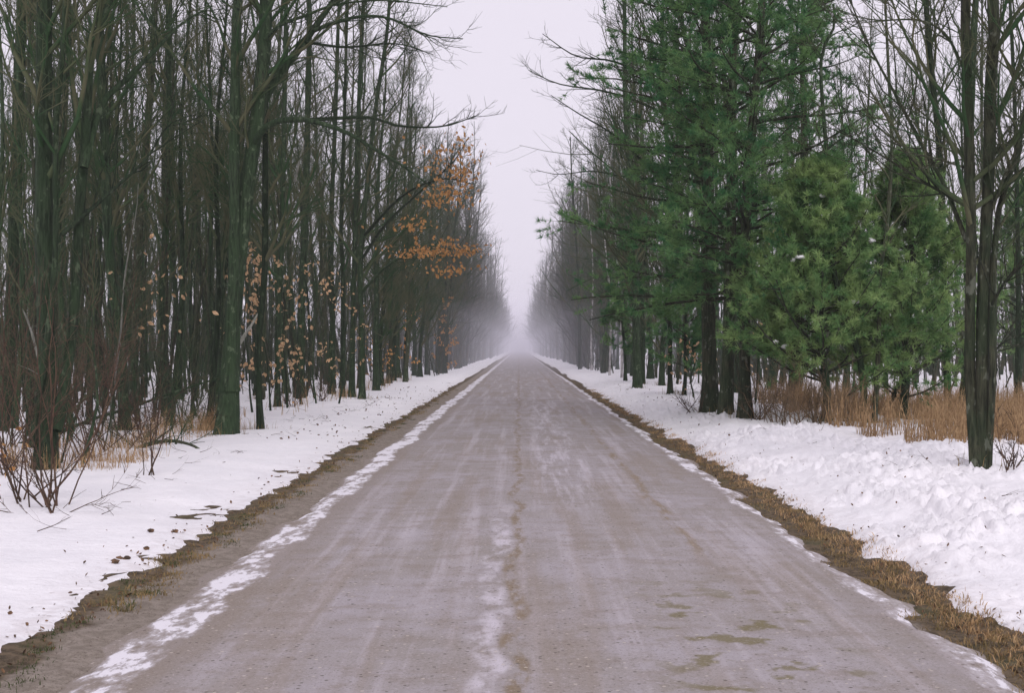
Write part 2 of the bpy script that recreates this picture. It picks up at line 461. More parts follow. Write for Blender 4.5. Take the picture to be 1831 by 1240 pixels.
def spawn(P, Rd, m, t0, t1, a0, a1, rg=R, flat=0.0, bias=None):
    """m children per parent: origin, direction, parent t and radius there"""
    K, n, _ = P.shape
    idx = np.repeat(np.arange(K), m)
    t = rg.uniform(t0, t1, K * m)
    f = t * (n - 1); i = np.minimum(f.astype(int), n - 2); w = (f - i)[:, None]
    A, B = P[idx, i], P[idx, i + 1]
    O = A * (1 - w) + B * w
    T = unit(B - A)
    rnd = rg.normal(0, 1, (K * m, 3))
    if bias is not None: rnd = rnd + np.asarray(bias)
    rnd[:, 2] *= (1 - flat)
    side = unit(rnd - (rnd * T).sum(1, keepdims=True) * T)
    a = rg.uniform(a0, a1, K * m)[:, None]
    D = T * np.cos(a) + side * np.sin(a)
    rr = Rd[idx, i] * (1 - w[:, 0]) + Rd[idx, i + 1] * w[:, 0]
    return O, D, t, rr, idx

def deciduous(trunk_P, trunk_R, rg, n1=20, n2=7, n3=6, t0=0.35, bl=3.2, bias=None, sides=(6, 4, 3), tw=0.0045, a=(0.5, 1.0), up=0.10, np1=7, np2=4, k2=1.0):
    """limbs and twigs for trunk polylines (K,n,3) -> Geo"""
    g = Geo()
    O, D, t, rr, ix = spawn(trunk_P, trunk_R, n1, t0, 0.97, a[0], a[1], rg, bias=bias)
    L = bl * (1.15 - 0.75 * (t - t0) / (1 - t0)) * rg.uniform(0.55, 1.25, len(t))
    r1 = np.minimum(rr * 0.6, 0.012 + 0.011 * L)
    P1, R1 = grow(O, D, L, r1, np1, 0.13, up, 0.25, rg)
    g.tubes(P1, R1, sides[0] if sides[0] < 6 else 5)
    O, D, t, rr, ix = spawn(P1, R1, n2, 0.18, 0.97, 0.45, 0.95, rg)
    L2 = L[ix] * (0.55 - 0.28 * t) * rg.uniform(0.6, 1.3, len(t))
    P2, R2 = grow(O, D, L2, np.minimum(rr * 0.65, (0.005 + 0.007 * L2) * k2), np2, 0.15, up * 0.8, 0.35, rg)
    g.tubes(P2, R2, sides[1])
    if n3:
        O, D, t, rr, ix = spawn(P2, R2, n3, 0.15, 1.0, 0.4, 0.95, rg)
        L3 = np.maximum(0.22, L2[ix] * 0.55) * rg.uniform(0.5, 1.3, len(t))
        P3, R3 = grow(O, D, L3, np.full(len(t), tw), 3, 0.16, up, 0.5, rg)
        g.tubes(P3, R3, sides[2])
    return g, (P1, R1), (P2, R2)

def trunk_poly(h, lean, wob, n, rg):
    z = np.linspace(0, h, n)
    ph = rg.uniform(0, 6.28, 4)
    x = lean[0] * z / h + wob * (np.sin(z / h * 5 + ph[0]) - np.sin(ph[0]) + 0.5 * np.sin(z / h * 11 + ph[1]) - 0.5 * np.sin(ph[1]))
    y = lean[1] * z / h + wob * (np.sin(z / h * 5 + ph[2]) - np.sin(ph[2]) + 0.5 * np.sin(z / h * 11 + ph[3]) - 0.5 * np.sin(ph[3]))
    return np.stack([x, y, z], -1)

def trunk_radii(P, r, tip=0.12, flare=0.35, power=0.9):
    s = np.concatenate([[0], np.cumsum(np.linalg.norm(np.diff(P, axis=0), axis=1))])
    u = s / s[-1]
    return r * (tip + (1 - tip) * (1 - u) ** power) * (1 + flare * np.exp(-s / (1.6 * r + 0.05)))

def resample(P, n):
    P = np.asarray(P, float)
    # smooth with catmull-rom then resample evenly
    Q = np.vstack([2 * P[0] - P[1], P, 2 * P[-1] - P[-2]])
    out = []
    for i in range(1, len(Q) - 2):
        p0, p1, p2, p3 = Q[i - 1], Q[i], Q[i + 1], Q[i + 2]
        t = np.linspace(0, 1, 10, endpoint=False)[:, None]
        out.append(0.5 * ((2 * p1) + (-p0 + p2) * t + (2 * p0 - 5 * p1 + 4 * p2 - p3) * t ** 2 + (-p0 + 3 * p1 - 3 * p2 + p3) * t ** 3))
    C = np.vstack(out + [P[-1:]])
    s = np.concatenate([[0], np.cumsum(np.linalg.norm(np.diff(C, axis=0), axis=1))])
    u = np.linspace(0, s[-1], n)
    return np.stack([np.interp(u, s, C[:, k]) for k in range(3)], -1)

def leaves_into(g, C, size, rg, droop=0.5):
    """folded, pointed leaves (two triangles each side) at centres C"""
    K = len(C)
    if K == 0: return
    ax = unit(rg.normal(0, 1, (K, 3)) + np.array([0, 0, -2.2 * droop]))
    sd = unit(np.cross(ax, rg.normal(0, 1, (K, 3))))
    nm = np.cross(ax, sd)
    s = (size * rg.uniform(0.6, 1.25, K))[:, None]
    w = s * rg.uniform(0.24, 0.36, (K, 1))
    f = s * rg.uniform(-0.12, 0.14, (K, 1))
    base = C; tip = C + ax * s + nm * f
    m1, m2 = C + ax * s * 0.35, C + ax * s * 0.7
    V = np.stack([base, m1 + sd * w + nm * f, m2 + sd * w * .8 + nm * f, tip, m2 - sd * w * .8 + nm * f, m1 - sd * w + nm * f, m1 - nm * f * .5], 1)
    i = np.arange(K)[:, None] * 7
    t = np.concatenate([i + np.array(a) for a in ((0, 1, 6), (1, 2, 6), (2, 3, 6), (3, 4, 6), (4, 5, 6), (5, 0, 6))], 0)
    g.add(V.reshape(-1, 3), None, t)

# ------------------------------------------------------------------ hero trees traced to their own distance
def hero(name, label, cat, stems, base, crown, group=None, bark=None, twig=None, seed=1, limbs=(), top=17.0, rusty=None, leafcol=None, dY=0.0):
    """stems: list of (pixel polyline, base width px, tip fraction); base: (px, py) of the foot"""
    rg = np.random.default_rng(seed)
    Y = base_at(*base) + dY
    x0 = (base[0] - VX) / FPX * Y
    z0 = gz(x0, Y)
    root = thing(name, label, cat, (x0, Y, z0), group)
    off = np.array([x0, Y, z0])
    tg = Geo(); polys = []
    for si, (poly, wpx, tip) in enumerate(stems):
        pts = [px2w(px, py, Y) for px, py in poly]
        # carry on above the picture in the same direction
        last, prev = pts[-1], pts[-2]
        dv = unit((last - prev)[None])[0] + np.array([0, 0, 0.6]); dv = unit(dv[None])[0]
        if last[2] < top:
            pts.append(last + dv * (top - last[2]) * 0.5 + np.array([rg.normal(0, .2), rg.normal(0, .4), 0]))
            pts.append(pts[-1] + dv * (top - last[2]) * 0.5 + np.array([rg.normal(0, .3), rg.normal(0, .4), 0]))
        pts = np.array(pts)
        pts[:, 1] += np.cumsum(rg.normal(0, 0.12, len(pts))) - (0 if si == 0 else 0.0)
        pts[0, 1] = Y + (0.0 if si == 0 else rg.normal(0, 0.08))
        if si == 0 or poly[0][1] > base[1] - 25: pts[0, 2] = min(pts[0, 2], z0) - 0.12
        P = resample(pts, 26) - off
        r = 0.37 * wpx / FPX * Y
        Rd = trunk_radii(P, r, tip, 0.25 if si == 0 else 0.12)
        Rd *= 1 + rg.normal(0, 0.03, len(Rd))
        tg.trunk(P, Rd, rg, 0.13 if bark is BARK_BROWN else 0.06)
        polys.append((P, Rd))
    link('trunk', tg.mesh('trunk'), bark or BARK, root)
    PP = np.stack([p for p, _ in polys]); RR = np.stack([r for _, r in polys])
    cg, L1, L2 = deciduous(PP, RR, rg, **crown)
    link('crown', cg.mesh('crown'), twig or TWIG, root)
    # named limbs of the photograph
    for (poly, wpx, dy) in limbs:
        pts = np.array([px2w(px, py, Y + dy * i / (len(poly) - 1)) for i, (px, py) in enumerate(poly)]) - off
        P = resample(pts, 16)
        r = 0.5 * wpx / FPX * Y
        Rd = r * np.linspace(1, 0.18, 16)
        lg = Geo(); lg.tubes(P[None], Rd[None], 7)
        O, D, t, rr, ix = spawn(P[None], Rd[None], 16, 0.12, 1.0, 0.4, 0.9, rg)
        l1 = rg.uniform(0.5, 1.5, len(t)) * (1.2 - 0.6 * t)
        P1, R1 = grow(O, D, l1, np.minimum(rr * .6, 0.012), 6, 0.13, 0.1, 0.3, rg); lg.tubes(P1, R1, 4)
        O, D, t, rr, ix = spawn(P1, R1, 6, 0.15, 1.0, 0.4, 0.9, rg)
        P2, R2 = grow(O, D, l1[ix] * .45 * rg.uniform(.5, 1.2, len(t)), np.full(len(t), 0.004), 4, 0.15, 0.1, 0.5, rg); lg.tubes(P2, R2, 3)
        link('limb', lg.mesh('limb'), bark or BARK, root)
    if rusty:
        vg = Geo()
        for (px, py, sx, sy, num, size) in rusty:
            c = np.array([px2w(px + rg.normal(0, sx), py + rg.normal(0, sy), Y - 4.0) for _ in range(num)]) - off
            c[:, 1] += rg.normal(0, 0.5, len(c))
            leaves_into(vg, c, size, rg)
        o = link('leaves', vg.mesh('leaves', False), leafcol or LEAF_RUST, root)
        tag(o, 'withered orange-brown leaves still hanging on the outer branches', kind='stuff')
    return root

CR = dict(n1=30, n2=8, n3=6, t0=0.2, bl=3.0)
hero('bare_tree', 'thick dark trunk rising beside the leaning shrub, near the left edge of the picture', 'tree',
     [([(82, 838), (79, 700), (75, 450), (72, 200), (70, 0)], 48, 0.3), ([(105, 770), (120, 600), (138, 327), (156, 218), (162, 91), (184, 18)], 26, 0.3),
      ([(60, 800), (98, 500), (105, 218), (123, 36)], 15, 0.35)],
     (82, 838), CR, seed=1, limbs=[([(150, 300), (181, 189), (225, 142), (280, 87), (327, 40), (380, 10)], 16, 1.5),
                                  ([(110, 420), (190, 350), (260, 285), (300, 225), (345, 205)], 9, 1.0)])
hero('bare_tree', 'dark trunk cut by the left edge of the picture', 'tree', [([(8, 770), (12, 500), (22, 200), (26, 0)], 34, 0.3)], (8, 770), CR, seed=2)
hero('bare_tree', 'tall straight trunk just right of the leaf-bearing sapling stem on the left', 'tree',
     [([(224, 770), (218, 622), (203, 444), (196, 250), (190, 0)], 27, 0.35)], (224, 770), CR, seed=3)
hero('bare_tree', 'slim straight tree behind the fallen branch, left of the forked tree', 'tree',
     [([(297, 746), (293, 533), (305, 360), (307, 150), (308, 0)], 17, 0.4)], (297, 746), CR, seed=4)
hero('bare_tree', 'large forked tree with grass at its foot and long limbs reaching over the road', 'tree',
     [([(405, 776), (415, 560), (436, 370), (462, 203), (469, 109), (471, 0)], 46, 0.26), ([(412, 700), (420, 450), (422, 254), (424, 36), (424, 0)], 30, 0.35)],
     (405, 776), dict(n1=26, n2=8, n3=6, t0=0.25, bl=3.0), seed=5,
     limbs=[([(458, 225), (473, 174), (498, 134), (545, 73), (589, 11), (620, -30), (680, -90)], 22, 1.0),
            ([(452, 262), (467, 236), (491, 218), (545, 214), (618, 236), (672, 268), (727, 301), (770, 334)], 13, -2.0),
            ([(500, 216), (560, 214), (661, 210), (712, 225), (792, 226), (850, 207)], 9, -1.0),
            ([(560, 55), (600, 40), (647, 29), (698, 33), (763, 62), (828, 69)], 8, -1.0),
            ([(545, 75), (618, 84), (709, 78), (775, 98)], 6, 1.0),
            ([(474, 70), (500, 45), (545, 28), (600, 8), (680, 0), (740, 5), (800, 12)], 7, 0.0)])
for sd, (w, pts, lab) in enumerate([
    (17, [(466, 768), (461, 622), (475, 489), (478, 250), (482, 0)], 'slender dark tree on the snow bank, next right of the large forked tree'),
    (15, [(496, 728), (498, 581), (505, 454), (512, 200), (516, 0)], 'slim straight tree in front of the tan-leaved saplings'),
    (21, [(536, 712), (540, 545), (545, 400), (549, 145), (551, 0)], 'stout straight trunk just right of the tan-leaved saplings'),
    (15, [(592, 705), (596, 545), (592, 436), (600, 200), (606, 0)], 'leftmost of the tight cluster of trunks at the left wood edge'),
    (12, [(612, 710), (614, 509), (610, 400), (618, 180), (622, 0)], 'thinnest trunk in the tight cluster at the left wood edge'),
    (15, [(629, 712), (631, 545), (634, 400), (640, 200), (646, 20)], 'trunk right of centre in the tight cluster at the left wood edge')]):
    hero('bare_tree', lab, 'tree', [(pts, w, 0.4)], pts[0], dict(n1=24, n2=7, n3=5, t0=0.2, bl=2.6), group='trees along the left wood edge', seed=20 + sd)
hero('beech_tree', 'slightly leaning beech at the left wood edge with orange leaves hanging over the road', 'tree',
     [([(647, 714), (647, 618), (643, 472), (655, 330), (668, 200), (690, 60)], 15, 0.35)], (647, 714), dict(n1=30, n2=8, n3=5, t0=0.2, bl=2.8), seed=31,
     limbs=[([(650, 460), (690, 400), (760, 335), (810, 290), (838, 245)], 6, -4.0), ([(648, 520), (700, 470), (760, 445), (810, 446), (858, 452)], 6, -4.0),
            ([(652, 420), (720, 350), (790, 320), (848, 330)], 6, -4.0)],
     rusty=[(800, 290, 30, 22, 135, 0.135), (832, 325, 14, 22, 101, 0.135), (785, 350, 24, 14, 108, 0.135), (740, 400, 28, 7, 48, 0.135),
            (785, 442, 30, 9, 148, 0.135), (835, 447, 18, 5, 54, 0.135), (735, 452, 22, 5, 54, 0.135), (800, 480, 20, 6, 54, 0.135), (832, 250, 8, 12, 21, 0.135)])
hero('bare_tree', 'dark cluster of stems where the left wood edge fades into the mist', 'tree',
     [([(790, 668), (793, 581), (797, 490), (801, 400), (803, 330)], 12, 0.25), ([(797, 667), (802, 560), (808, 470), (814, 400)], 9, 0.25), ([(784, 668), (785, 560), (786, 450), (788, 340)], 9, 0.25)],
     (790, 668), dict(n1=30, n2=9, n3=5, t0=0.2, bl=3.6, tw=0.008, bias=(0.5, 0, 0.1)), seed=33, top=15)

# right-hand heroes
hero('bare_tree', 'multi-stemmed ridged trunk standing in the snow bank, nearest tree on the right', 'tree',
     [([(1752, 834), (1756, 690), (1758, 500), (1761, 300), (1755, 100), (1751, 0)], 31, 0.42), ([(1741, 832), (1738, 650), (1730, 436), (1727, 218), (1718, 40), (1716, 0)], 26, 0.42),
      ([(1765, 826), (1768, 650), (1772, 480), (1790, 330), (1830, 180)], 16, 0.3)],
     (1750, 834), dict(n1=22, n2=8, n3=7, t0=0.15, bl=2.2), seed=41, bark=BARK_BROWN,
     limbs=[([(1728, 430), (1687, 327), (1655, 272), (1604, 174), (1557, 87), (1520, 0), (1490, -80)], 9, 1.5),
            ([(1730, 370), (1660, 330), (1580, 280), (1500, 235), (1430, 215)], 6, 1.0),
            ([(1727, 300), (1680, 285), (1600, 265), (1520, 225)], 5, -1.0),
            ([(1722, 120), (1690, 60), (1640, 35), (1560, 35), (1480, 10)], 6, 1.0),
            ([(1765, 400), (1790, 330), (1820, 260), (1860, 170)], 8, -1.0), ([(1766, 560), (1800, 500), (1850, 440)], 7, -1.0),
            ([(1762, 330), (1790, 250), (1830, 200), (1880, 120)], 7, 1.0), ([(1765, 640), (1800, 610), (1850, 590)], 5, 0.5)])
hero('bare_tree', 'straight dark tree close behind the multi-stemmed trunk on the right', 'tree',
     [([(1717, 748), (1724, 600), (1720, 400), (1726, 200), (1735, 0)], 24, 0.35)], (1717, 748), dict(n1=26, n2=7, n3=6, t0=0.2, bl=2.4), seed=42)
hero('bare_tree', 'slim tree leaning left at its top, left of the multi-stemmed trunk', 'tree',
     [([(1696, 744), (1689, 600), (1684, 480), (1682, 363), (1673, 236), (1666, 145), (1657, 0)], 19, 0.45)], (1696, 744), dict(n1=26, n2=7, n3=6, t0=0.2, bl=2.6), seed=43)
hero('bare_tree', 'crooked S-shaped stem in the tan grass before the young pine', 'tree',
     [([(1547, 757), (1543, 650), (1519, 581), (1503, 533), (1491, 480), (1489, 400), (1478, 250), (1470, 100)], 17, 0.3)], (1547, 757), dict(n1=16, n2=6, n3=5, t0=0.35, bl=1.8), seed=44, top=9)
hero('bare_tree', 'straight speckled stem beside the crooked S-shaped stem', 'tree',
     [([(1563, 757), (1572, 601), (1576, 480), (1588, 420), (1596, 260), (1590, 100)], 12, 0.4)], (1563, 757), dict(n1=16, n2=6, n3=5, t0=0.3, bl=1.8), seed=45, top=10, bark=BARK_BROWN)
hero('bare_tree', 'thin stem bowing to the right out of the tan grass before the young pine', 'tree',
     [([(1582, 748), (1594, 700), (1616, 658), (1628, 593), (1632, 520), (1648, 416), (1650, 300)], 10, 0.4)], (1582, 748), dict(n1=14, n2=6, n3=5, t0=0.35, bl=1.6), seed=46, top=8)
hero('bare_tree', 'small dark tree by the snowy clearing at the right edge', 'tree',
     [([(1817, 727), (1815, 600), (1812, 420), (1806, 200)], 13, 0.35)], (1817, 727), dict(n1=20, n2=7, n3=5, t0=0.3, bl=2.0), seed=47)
hero('bare_tree', 'tall bare tree left of the big pines with long branches spreading toward the road', 'tree',
     [([(1262, 732), (1258, 500), (1256, 330), (1248, 181), (1241, 120), (1227, 73), (1216, 0)], 16, 0.5)], (1262, 732), dict(n1=40, n2=9, n3=6, t0=0.22, bl=4.1, up=0.15, bias=(-1.1, 0, 0.2)), seed=48, dY=3,
     limbs=[([(1255, 330), (1201, 320), (1130, 318), (1060, 306), (1000, 312), (958, 304)], 5, 3), ([(1250, 190), (1180, 150), (1100, 110), (1030, 100), (970, 60)], 7, 0),
            ([(1255, 260), (1180, 200), (1090, 165), (1000, 150), (945, 125)], 7, 2), ([(1256, 380), (1190, 330), (1110, 250), (1030, 200), (985, 170)], 7, 2)])
hero('bare_tree', 'solitary dark trunk standing free on the right snow bank', 'tree',
     [([(1140, 695), (1138, 581), (1136, 490), (1128, 350), (1118, 200)], 19, 0.35)], (1140, 695), dict(n1=44, n2=9, n3=5, t0=0.2, bl=3.1, up=0.16, bias=(-0.7, 0, 0.2), tw=0.006), seed=49)
hero('bare_tree', 'slim dark trunk between the free-standing trunk and the big pines', 'tree',
     [([(1198, 703), (1199, 581), (1195, 490), (1196, 300), (1188, 150)], 12, 0.35)], (1198, 703), dict(n1=34, n2=8, n3=5, t0=0.25, bl=3.2, tw=0.006), seed=50)
hero('bare_tree', 'lone trunk half faded in the mist on the right', 'tree',
     [([(1037, 661), (1036, 580), (1034, 500), (1028, 400)], 8, 0.3)], (1037, 661), dict(n1=34, n2=8, n3=4, t0=0.2, bl=3.2, tw=0.009), seed=51)
for sd, (w, pts, lab) in enumerate([
    (5, [(1090, 671), (1092, 545), (1085, 470), (1078, 380)], 'thin white birch leaning left before the misty right wood'),
    (6, [(1112, 676), (1110, 560), (1104, 470), (1098, 400)], 'white birch just left of the free-standing trunk on the right'),
    (5, [(1058, 662), (1057, 600), (1060, 520), (1058, 440)], 'faint pale birch nearest the mist on the right')]):
    hero('birch_tree', lab, 'tree', [(pts, w, 0.35)], pts[0], dict(n1=16, n2=6, n3=4, t0=0.35, bl=2.0, tw=0.007), seed=60 + sd, bark=BIRCH, top=13)

# ------------------------------------------------------------------ pines
def pine(label, px, py, h, lean, r, z_low, spread, nl, seed, mat, young=False, dY=0.0, group=None, name='pine_tree', tufts=12):
    rg = np.random.default_rng(seed)
    Y = base_at(px, py) + dY
    x0 = (px - VX) / FPX * Y; z0 = gz(x0, Y)
    root = thing(name, label, 'tree', (x0, Y, z0), group)
    P = trunk_poly(h, lean, 0.08, 20, rg); P[0, 2] -= 0.15
    Rd = trunk_radii(P, r, 0.15, 0.3)
    g = Geo(); g.trunk(P, Rd, rg, 0.05); link('trunk', g.mesh('trunk'), BARK_BROWN if not young else BARK, root)
    # whorled limbs
    z = np.sort(rg.uniform(z_low, h * 0.99, nl)); z = np.round(z / 0.45) * 0.45 + rg.normal(0, 0.06, nl)
    z = np.clip(z, 0.2, h * 0.995)
    O = np.stack([np.interp(z, P[:, 2], P[:, k]) for k in range(3)], -1)
    az = rg.uniform(0, 2 * np.pi, nl)
    u = (z - z_low) / (h - z_low)
    if young: L = spread * (1 - u) ** 0.8 * (0.75 + 0.25 * np.minimum(1, u * 6)) * rg.uniform(0.7, 1.15, nl) + 0.15
    else: L = spread * (1 - 0.75 * u ** 1.6) * rg.uniform(0.45, 1.15, nl)
    el = (rg.normal(0.12, 0.16, nl) + 0.45 * np.clip(u, 0, 1)) if not young else rg.normal(0.25, 0.12, nl) + 0.5 * u
    D = np.stack([np.cos(az) * np.cos(el), np.sin(az) * np.cos(el), np.sin(el)], -1)
    P1, R1 = grow(O, D, L, 0.008 + 0.010 * L, 8, 0.06, 0.0 if not young else 0.05, 0.25, rg)
    bg_ = Geo(); bg_.tubes(P1, R1, 4)
    O, D, t, rr, ix = spawn(P1, R1, 12, 0.22, 1.0, 0.5, 1.05, rg, flat=0.7)
    L2 = (L[ix] * 0.40 * (1.15 - t * 0.7) + 0.14) * rg.uniform(0.6, 1.2, len(t))
    P2, R2 = grow(O, D, L2, np.full(len(t), 0.005), 4, 0.12, 0.06, 0.4, rg); bg_.tubes(P2, R2, 3)
    link('boughs', bg_.mesh('boughs'), BARK_BROWN, root)
    # needle tufts along the shoots, thin triangles
    ng = Geo(); m = 7
    O, D, t, rr, ix = spawn(P2, R2, m, 0.05, 1.0, 0.1, 0.6, rg)
    tip = unit(D); K = len(O); nn = tufts
    dirs = unit(tip[:, None, :] * 0.8 + rg.normal(0, 0.6, (K, nn, 3)) + np.array([0, 0, 0.10]))
    ln = rg.uniform(0.09, 0.19, (K, nn, 1))
    w = np.cross(dirs, rg.normal(0, 1, (K, nn, 3))); w = unit(w) * 0.0088
    b = O[:, None, :]
    V = np.stack([b - w, b + w, b + dirs * ln], 2).reshape(-1, 3)
    ng.add(V, None, np.arange(len(V)).reshape(-1, 3))
    o = link('needles', ng.mesh('needles', False), mat, root); tag(o, kind='stuff')
    return root, P1, np.array([x0, Y, z0])

pine('leftmost of the three tall pines, its boughs reaching toward the road', 1270, 738, 17, (0.15, 0.3), 0.18, 2.2, 3.3, 120, 71, NEEDLE, group='tall pines on the right', tufts=11)
pine('middle one of the three tall pines, trunk rising between its neighbours', 1297, 742, 18, (0.05, -0.2), 0.14, 2.6, 3.0, 105, 72, NEEDLE, group='tall pines on the right', tufts=11)
pine('rightmost of the three tall pines, leaning slightly right above the young pine', 1332, 745, 16, (0.7, 0.2), 0.13, 2.4, 3.4, 120, 73, NEEDLE, group='tall pines on the right', tufts=11)
pine('tall pine behind the three pines, its crown showing above the young pine', 1420, 722, 13.5, (0.4, 0.4), 0.17, 2.0, 3.1, 90, 74, NEEDLE, tufts=10)
yp, YP1, YPo = pine('light green bushy young pine with snow flecks behind the tan grass', 1478, 752, 5.2, (0.1, 0), 0.09, 0.55, 2.45, 115, 75, NEEDLE_YOUNG, True, tufts=13)
pine('taller young pine close right of the bushy young pine', 1612, 752, 5.6, (0.1, 0), 0.10, 0.6, 2.3, 120, 76, NEEDLE_YOUNG, True, tufts=12)
pine('yellow-green young pine at the right edge beyond the clearing', 1822, 706, 7.4, (0, 0), 0.10, 1.5, 2.3, 60, 77, NEEDLE_YOUNG, True, tufts=10)
pine('small slim evergreen showing right of the white birches', 1118, 682, 6.4, (0, 0), 0.08, 1.0, 1.3, 46, 78, NEEDLE, True, tufts=12)
pine('low evergreen at the foot of the wood, left of the big pines', 1222, 706, 4.6, (0, 0), 0.07, 0.9, 1.5, 44, 79, NEEDLE, True, tufts=12)

# clumps of snow caught on the young pine's boughs
rg = np.random.default_rng(5)
def snow_clump(loc, sx, sy, sz, label, group):
    th = np.linspace(0, np.pi, 7); ph = np.arange(10) / 10 * 2 * np.pi
    V = np.array([[math.sin(a) * math.cos(b), math.sin(a) * math.sin(b), math.cos(a)] for a in th for b in ph])
    V *= (1 + 0.35 * rg.normal(0, 0.5, (len(V), 1)))
    V *= np.array([sx, sy, sz])
    i = np.arange(70).reshape(7, 10); A = i[:-1]; B = np.roll(A, -1, 1); D_ = i[1:]; C_ = np.roll(D_, -1, 1)
    g = Geo(); g.add(V, np.stack([A, D_, C_, B], -1).reshape(-1, 4))
    o = link('snow_clump', g.mesh('snow_clump'), SNOW, None, loc)
    return tag(o, label, 'snow', group)
front = [p for p in range(len(YP1)) if YP1[p, -1, 1] < -0.2]
for k in range(11):
    p = YP1[front[int(rg.integers(len(front)))]]
    c = p[int(rg.integers(4, 7))] + YPo
    snow_clump((c[0], c[1], c[2] + 0.04), rg.uniform(.05, .11), rg.uniform(.04, .08), rg.uniform(.02, .05), 'small white snow clump caught on a bough of the young pine', 'snow flecks on the young pine')
for i, o in enumerate(sorted([o for o in sc.objects if o.get('group') == 'snow flecks on the young pine'], key=lambda o: o.location.x / o.location.y)):
    o['label'] = ('first second third fourth fifth sixth seventh eighth ninth tenth eleventh').split()[i] + ' from left of the small snow clumps on the young pine'
# ------------------------------------------------------------------ woodland behind: shared prototypes, individual trees
def proto(kind, seed):
    rg = np.random.default_rng(seed)
    if kind == 'tree':
        h = rg.uniform(15, 19); P = trunk_poly(h, rg.normal(0, 0.6, 2), 0.12, 16, rg); P[0, 2] = -0.15
        Rd = trunk_radii(P, rg.uniform(0.08, 0.135), 0.14, 0.3)
        cg, _, _ = deciduous(P[None], Rd[None], rg, n1=30, n2=7, n3=5, t0=0.25, bl=2.6, tw=0.005, a=(0.4, 0.85), up=0.14)
        sides = 8
    elif kind == 'edge':
        h = rg.uniform(13, 16.5); P = trunk_poly(h, (rg.normal(0.0, 0.3), rg.normal(0, 0.5)), 0.14, 16, rg); P[0, 2] = -0.15
        Rd = trunk_radii(P, rg.uniform(0.11, 0.16), 0.14, 0.3)
        cg, _, _ = deciduous(P[None], Rd[None], rg, n1=46, n2=8, n3=5, t0=0.10, bl=2.7, tw=0.0065, bias=(0.5, 0, 0.2), up=0.17)
        sides = 8
    elif kind == 'pole':
        h = rg.uniform(9, 14); P = trunk_poly(h, rg.normal(0, 0.6, 2), 0.12, 14, rg); P[0, 2] = -0.1
        Rd = trunk_radii(P, rg.uniform(0.04, 0.075), 0.15, 0.25)
        cg, _, _ = deciduous(P[None], Rd[None], rg, n1=22, n2=5, n3=4, t0=0.25, bl=1.5, tw=0.0045, a=(0.35, 0.8), up=0.14)
        sides = 6
    else:   # sapling
        h = rg.uniform(2.2, 5.5); P = trunk_poly(h, rg.normal(0, 0.4, 2), 0.10, 9, rg); P[0, 2] = -0.1
        Rd = trunk_radii(P, rg.uniform(0.012, 0.025), 0.25, 0.2)
        cg, _, _ = deciduous(P[None], Rd[None], rg, n1=12, n2=4, n3=0, t0=0.25, bl=0.9, a=(0.4, 0.9))
        sides = 5
    g = Geo()
    if kind == 'sapling': g.tubes(P[None], Rd[None], sides)
    else: g.trunk(P, Rd, rg, 0.06, sides + 2, 22)
    t, c = g.mesh('trunk'), cg.mesh('crown')
    t.materials.append([BARK, BARK, BARK_BROWN][seed % 3]); c.materials.append(TWIG)
    return t, c
PROTO = {k: [proto(k, 100 + 20 * j + i) for i in range(m)] for j, (k, m) in enumerate((('tree', 6), ('edge', 4), ('pole', 5), ('sapling', 6)))}

def plant(kind, x, y, label, group, rz, s, rg, name):
    t, c = PROTO[kind][int(rg.integers(len(PROTO[kind])))]
    r = thing(name, label, 'tree', (x, y, gz(x, y)), group, rz)
    r.scale = (s, s, s * rg.uniform(0.85, 1.12))
    r.rotation_euler = (rg.normal(0, 0.03), rg.normal(0, 0.03), rz)
    link('trunk', t, None, r); link('crown', c, None, r)
    return r

rg = np.random.default_rng(11)
taken = [(o.location.x, o.location.y) for o in sc.objects if o.type == 'EMPTY']
def free(x, y, d):
    for a, b in taken:
        if (a - x) ** 2 + (b - y) ** 2 < d * d: return False
    return True
def scatter(kind, n, side, y0, y1, xin, dmin, label, group, name, x_edge=None, pw=1.0):
    c = tries = 0
    while c < n and tries < 60 * n:
        tries += 1
        y = y0 + (y1 - y0) * rg.uniform() ** pw
        lim = (0.375 if side < 0 else 0.365) * y + (0.4 if side < 0 else 0.3)
        if lim < xin + 0.3: continue
        x = rg.uniform(xin, min(lim, x_edge or 99))
        if not free(side * x, y, dmin): continue
        fpx = VX + side * x / y * FPX
        if 432 < fpx < 575 and y < 42: continue
        if 185 < fpx < 372 and y < 29: continue
        if 1290 < fpx < 1700 and y < 40: continue
        if fpx > 1400 and (kind == 'tree' or y < 48) and rg.uniform() < (0.85 if kind == 'tree' else 0.5): continue
        taken.append((side * x, y)); c += 1
        rz = rg.uniform(0, 6.28)
        if kind == 'edge': rz = (0 if side < 0 else math.pi) + rg.normal(0, 0.5)
        plant(kind, side * x, y, label, group, rz, rg.uniform(0.85, 1.12), rg, name)

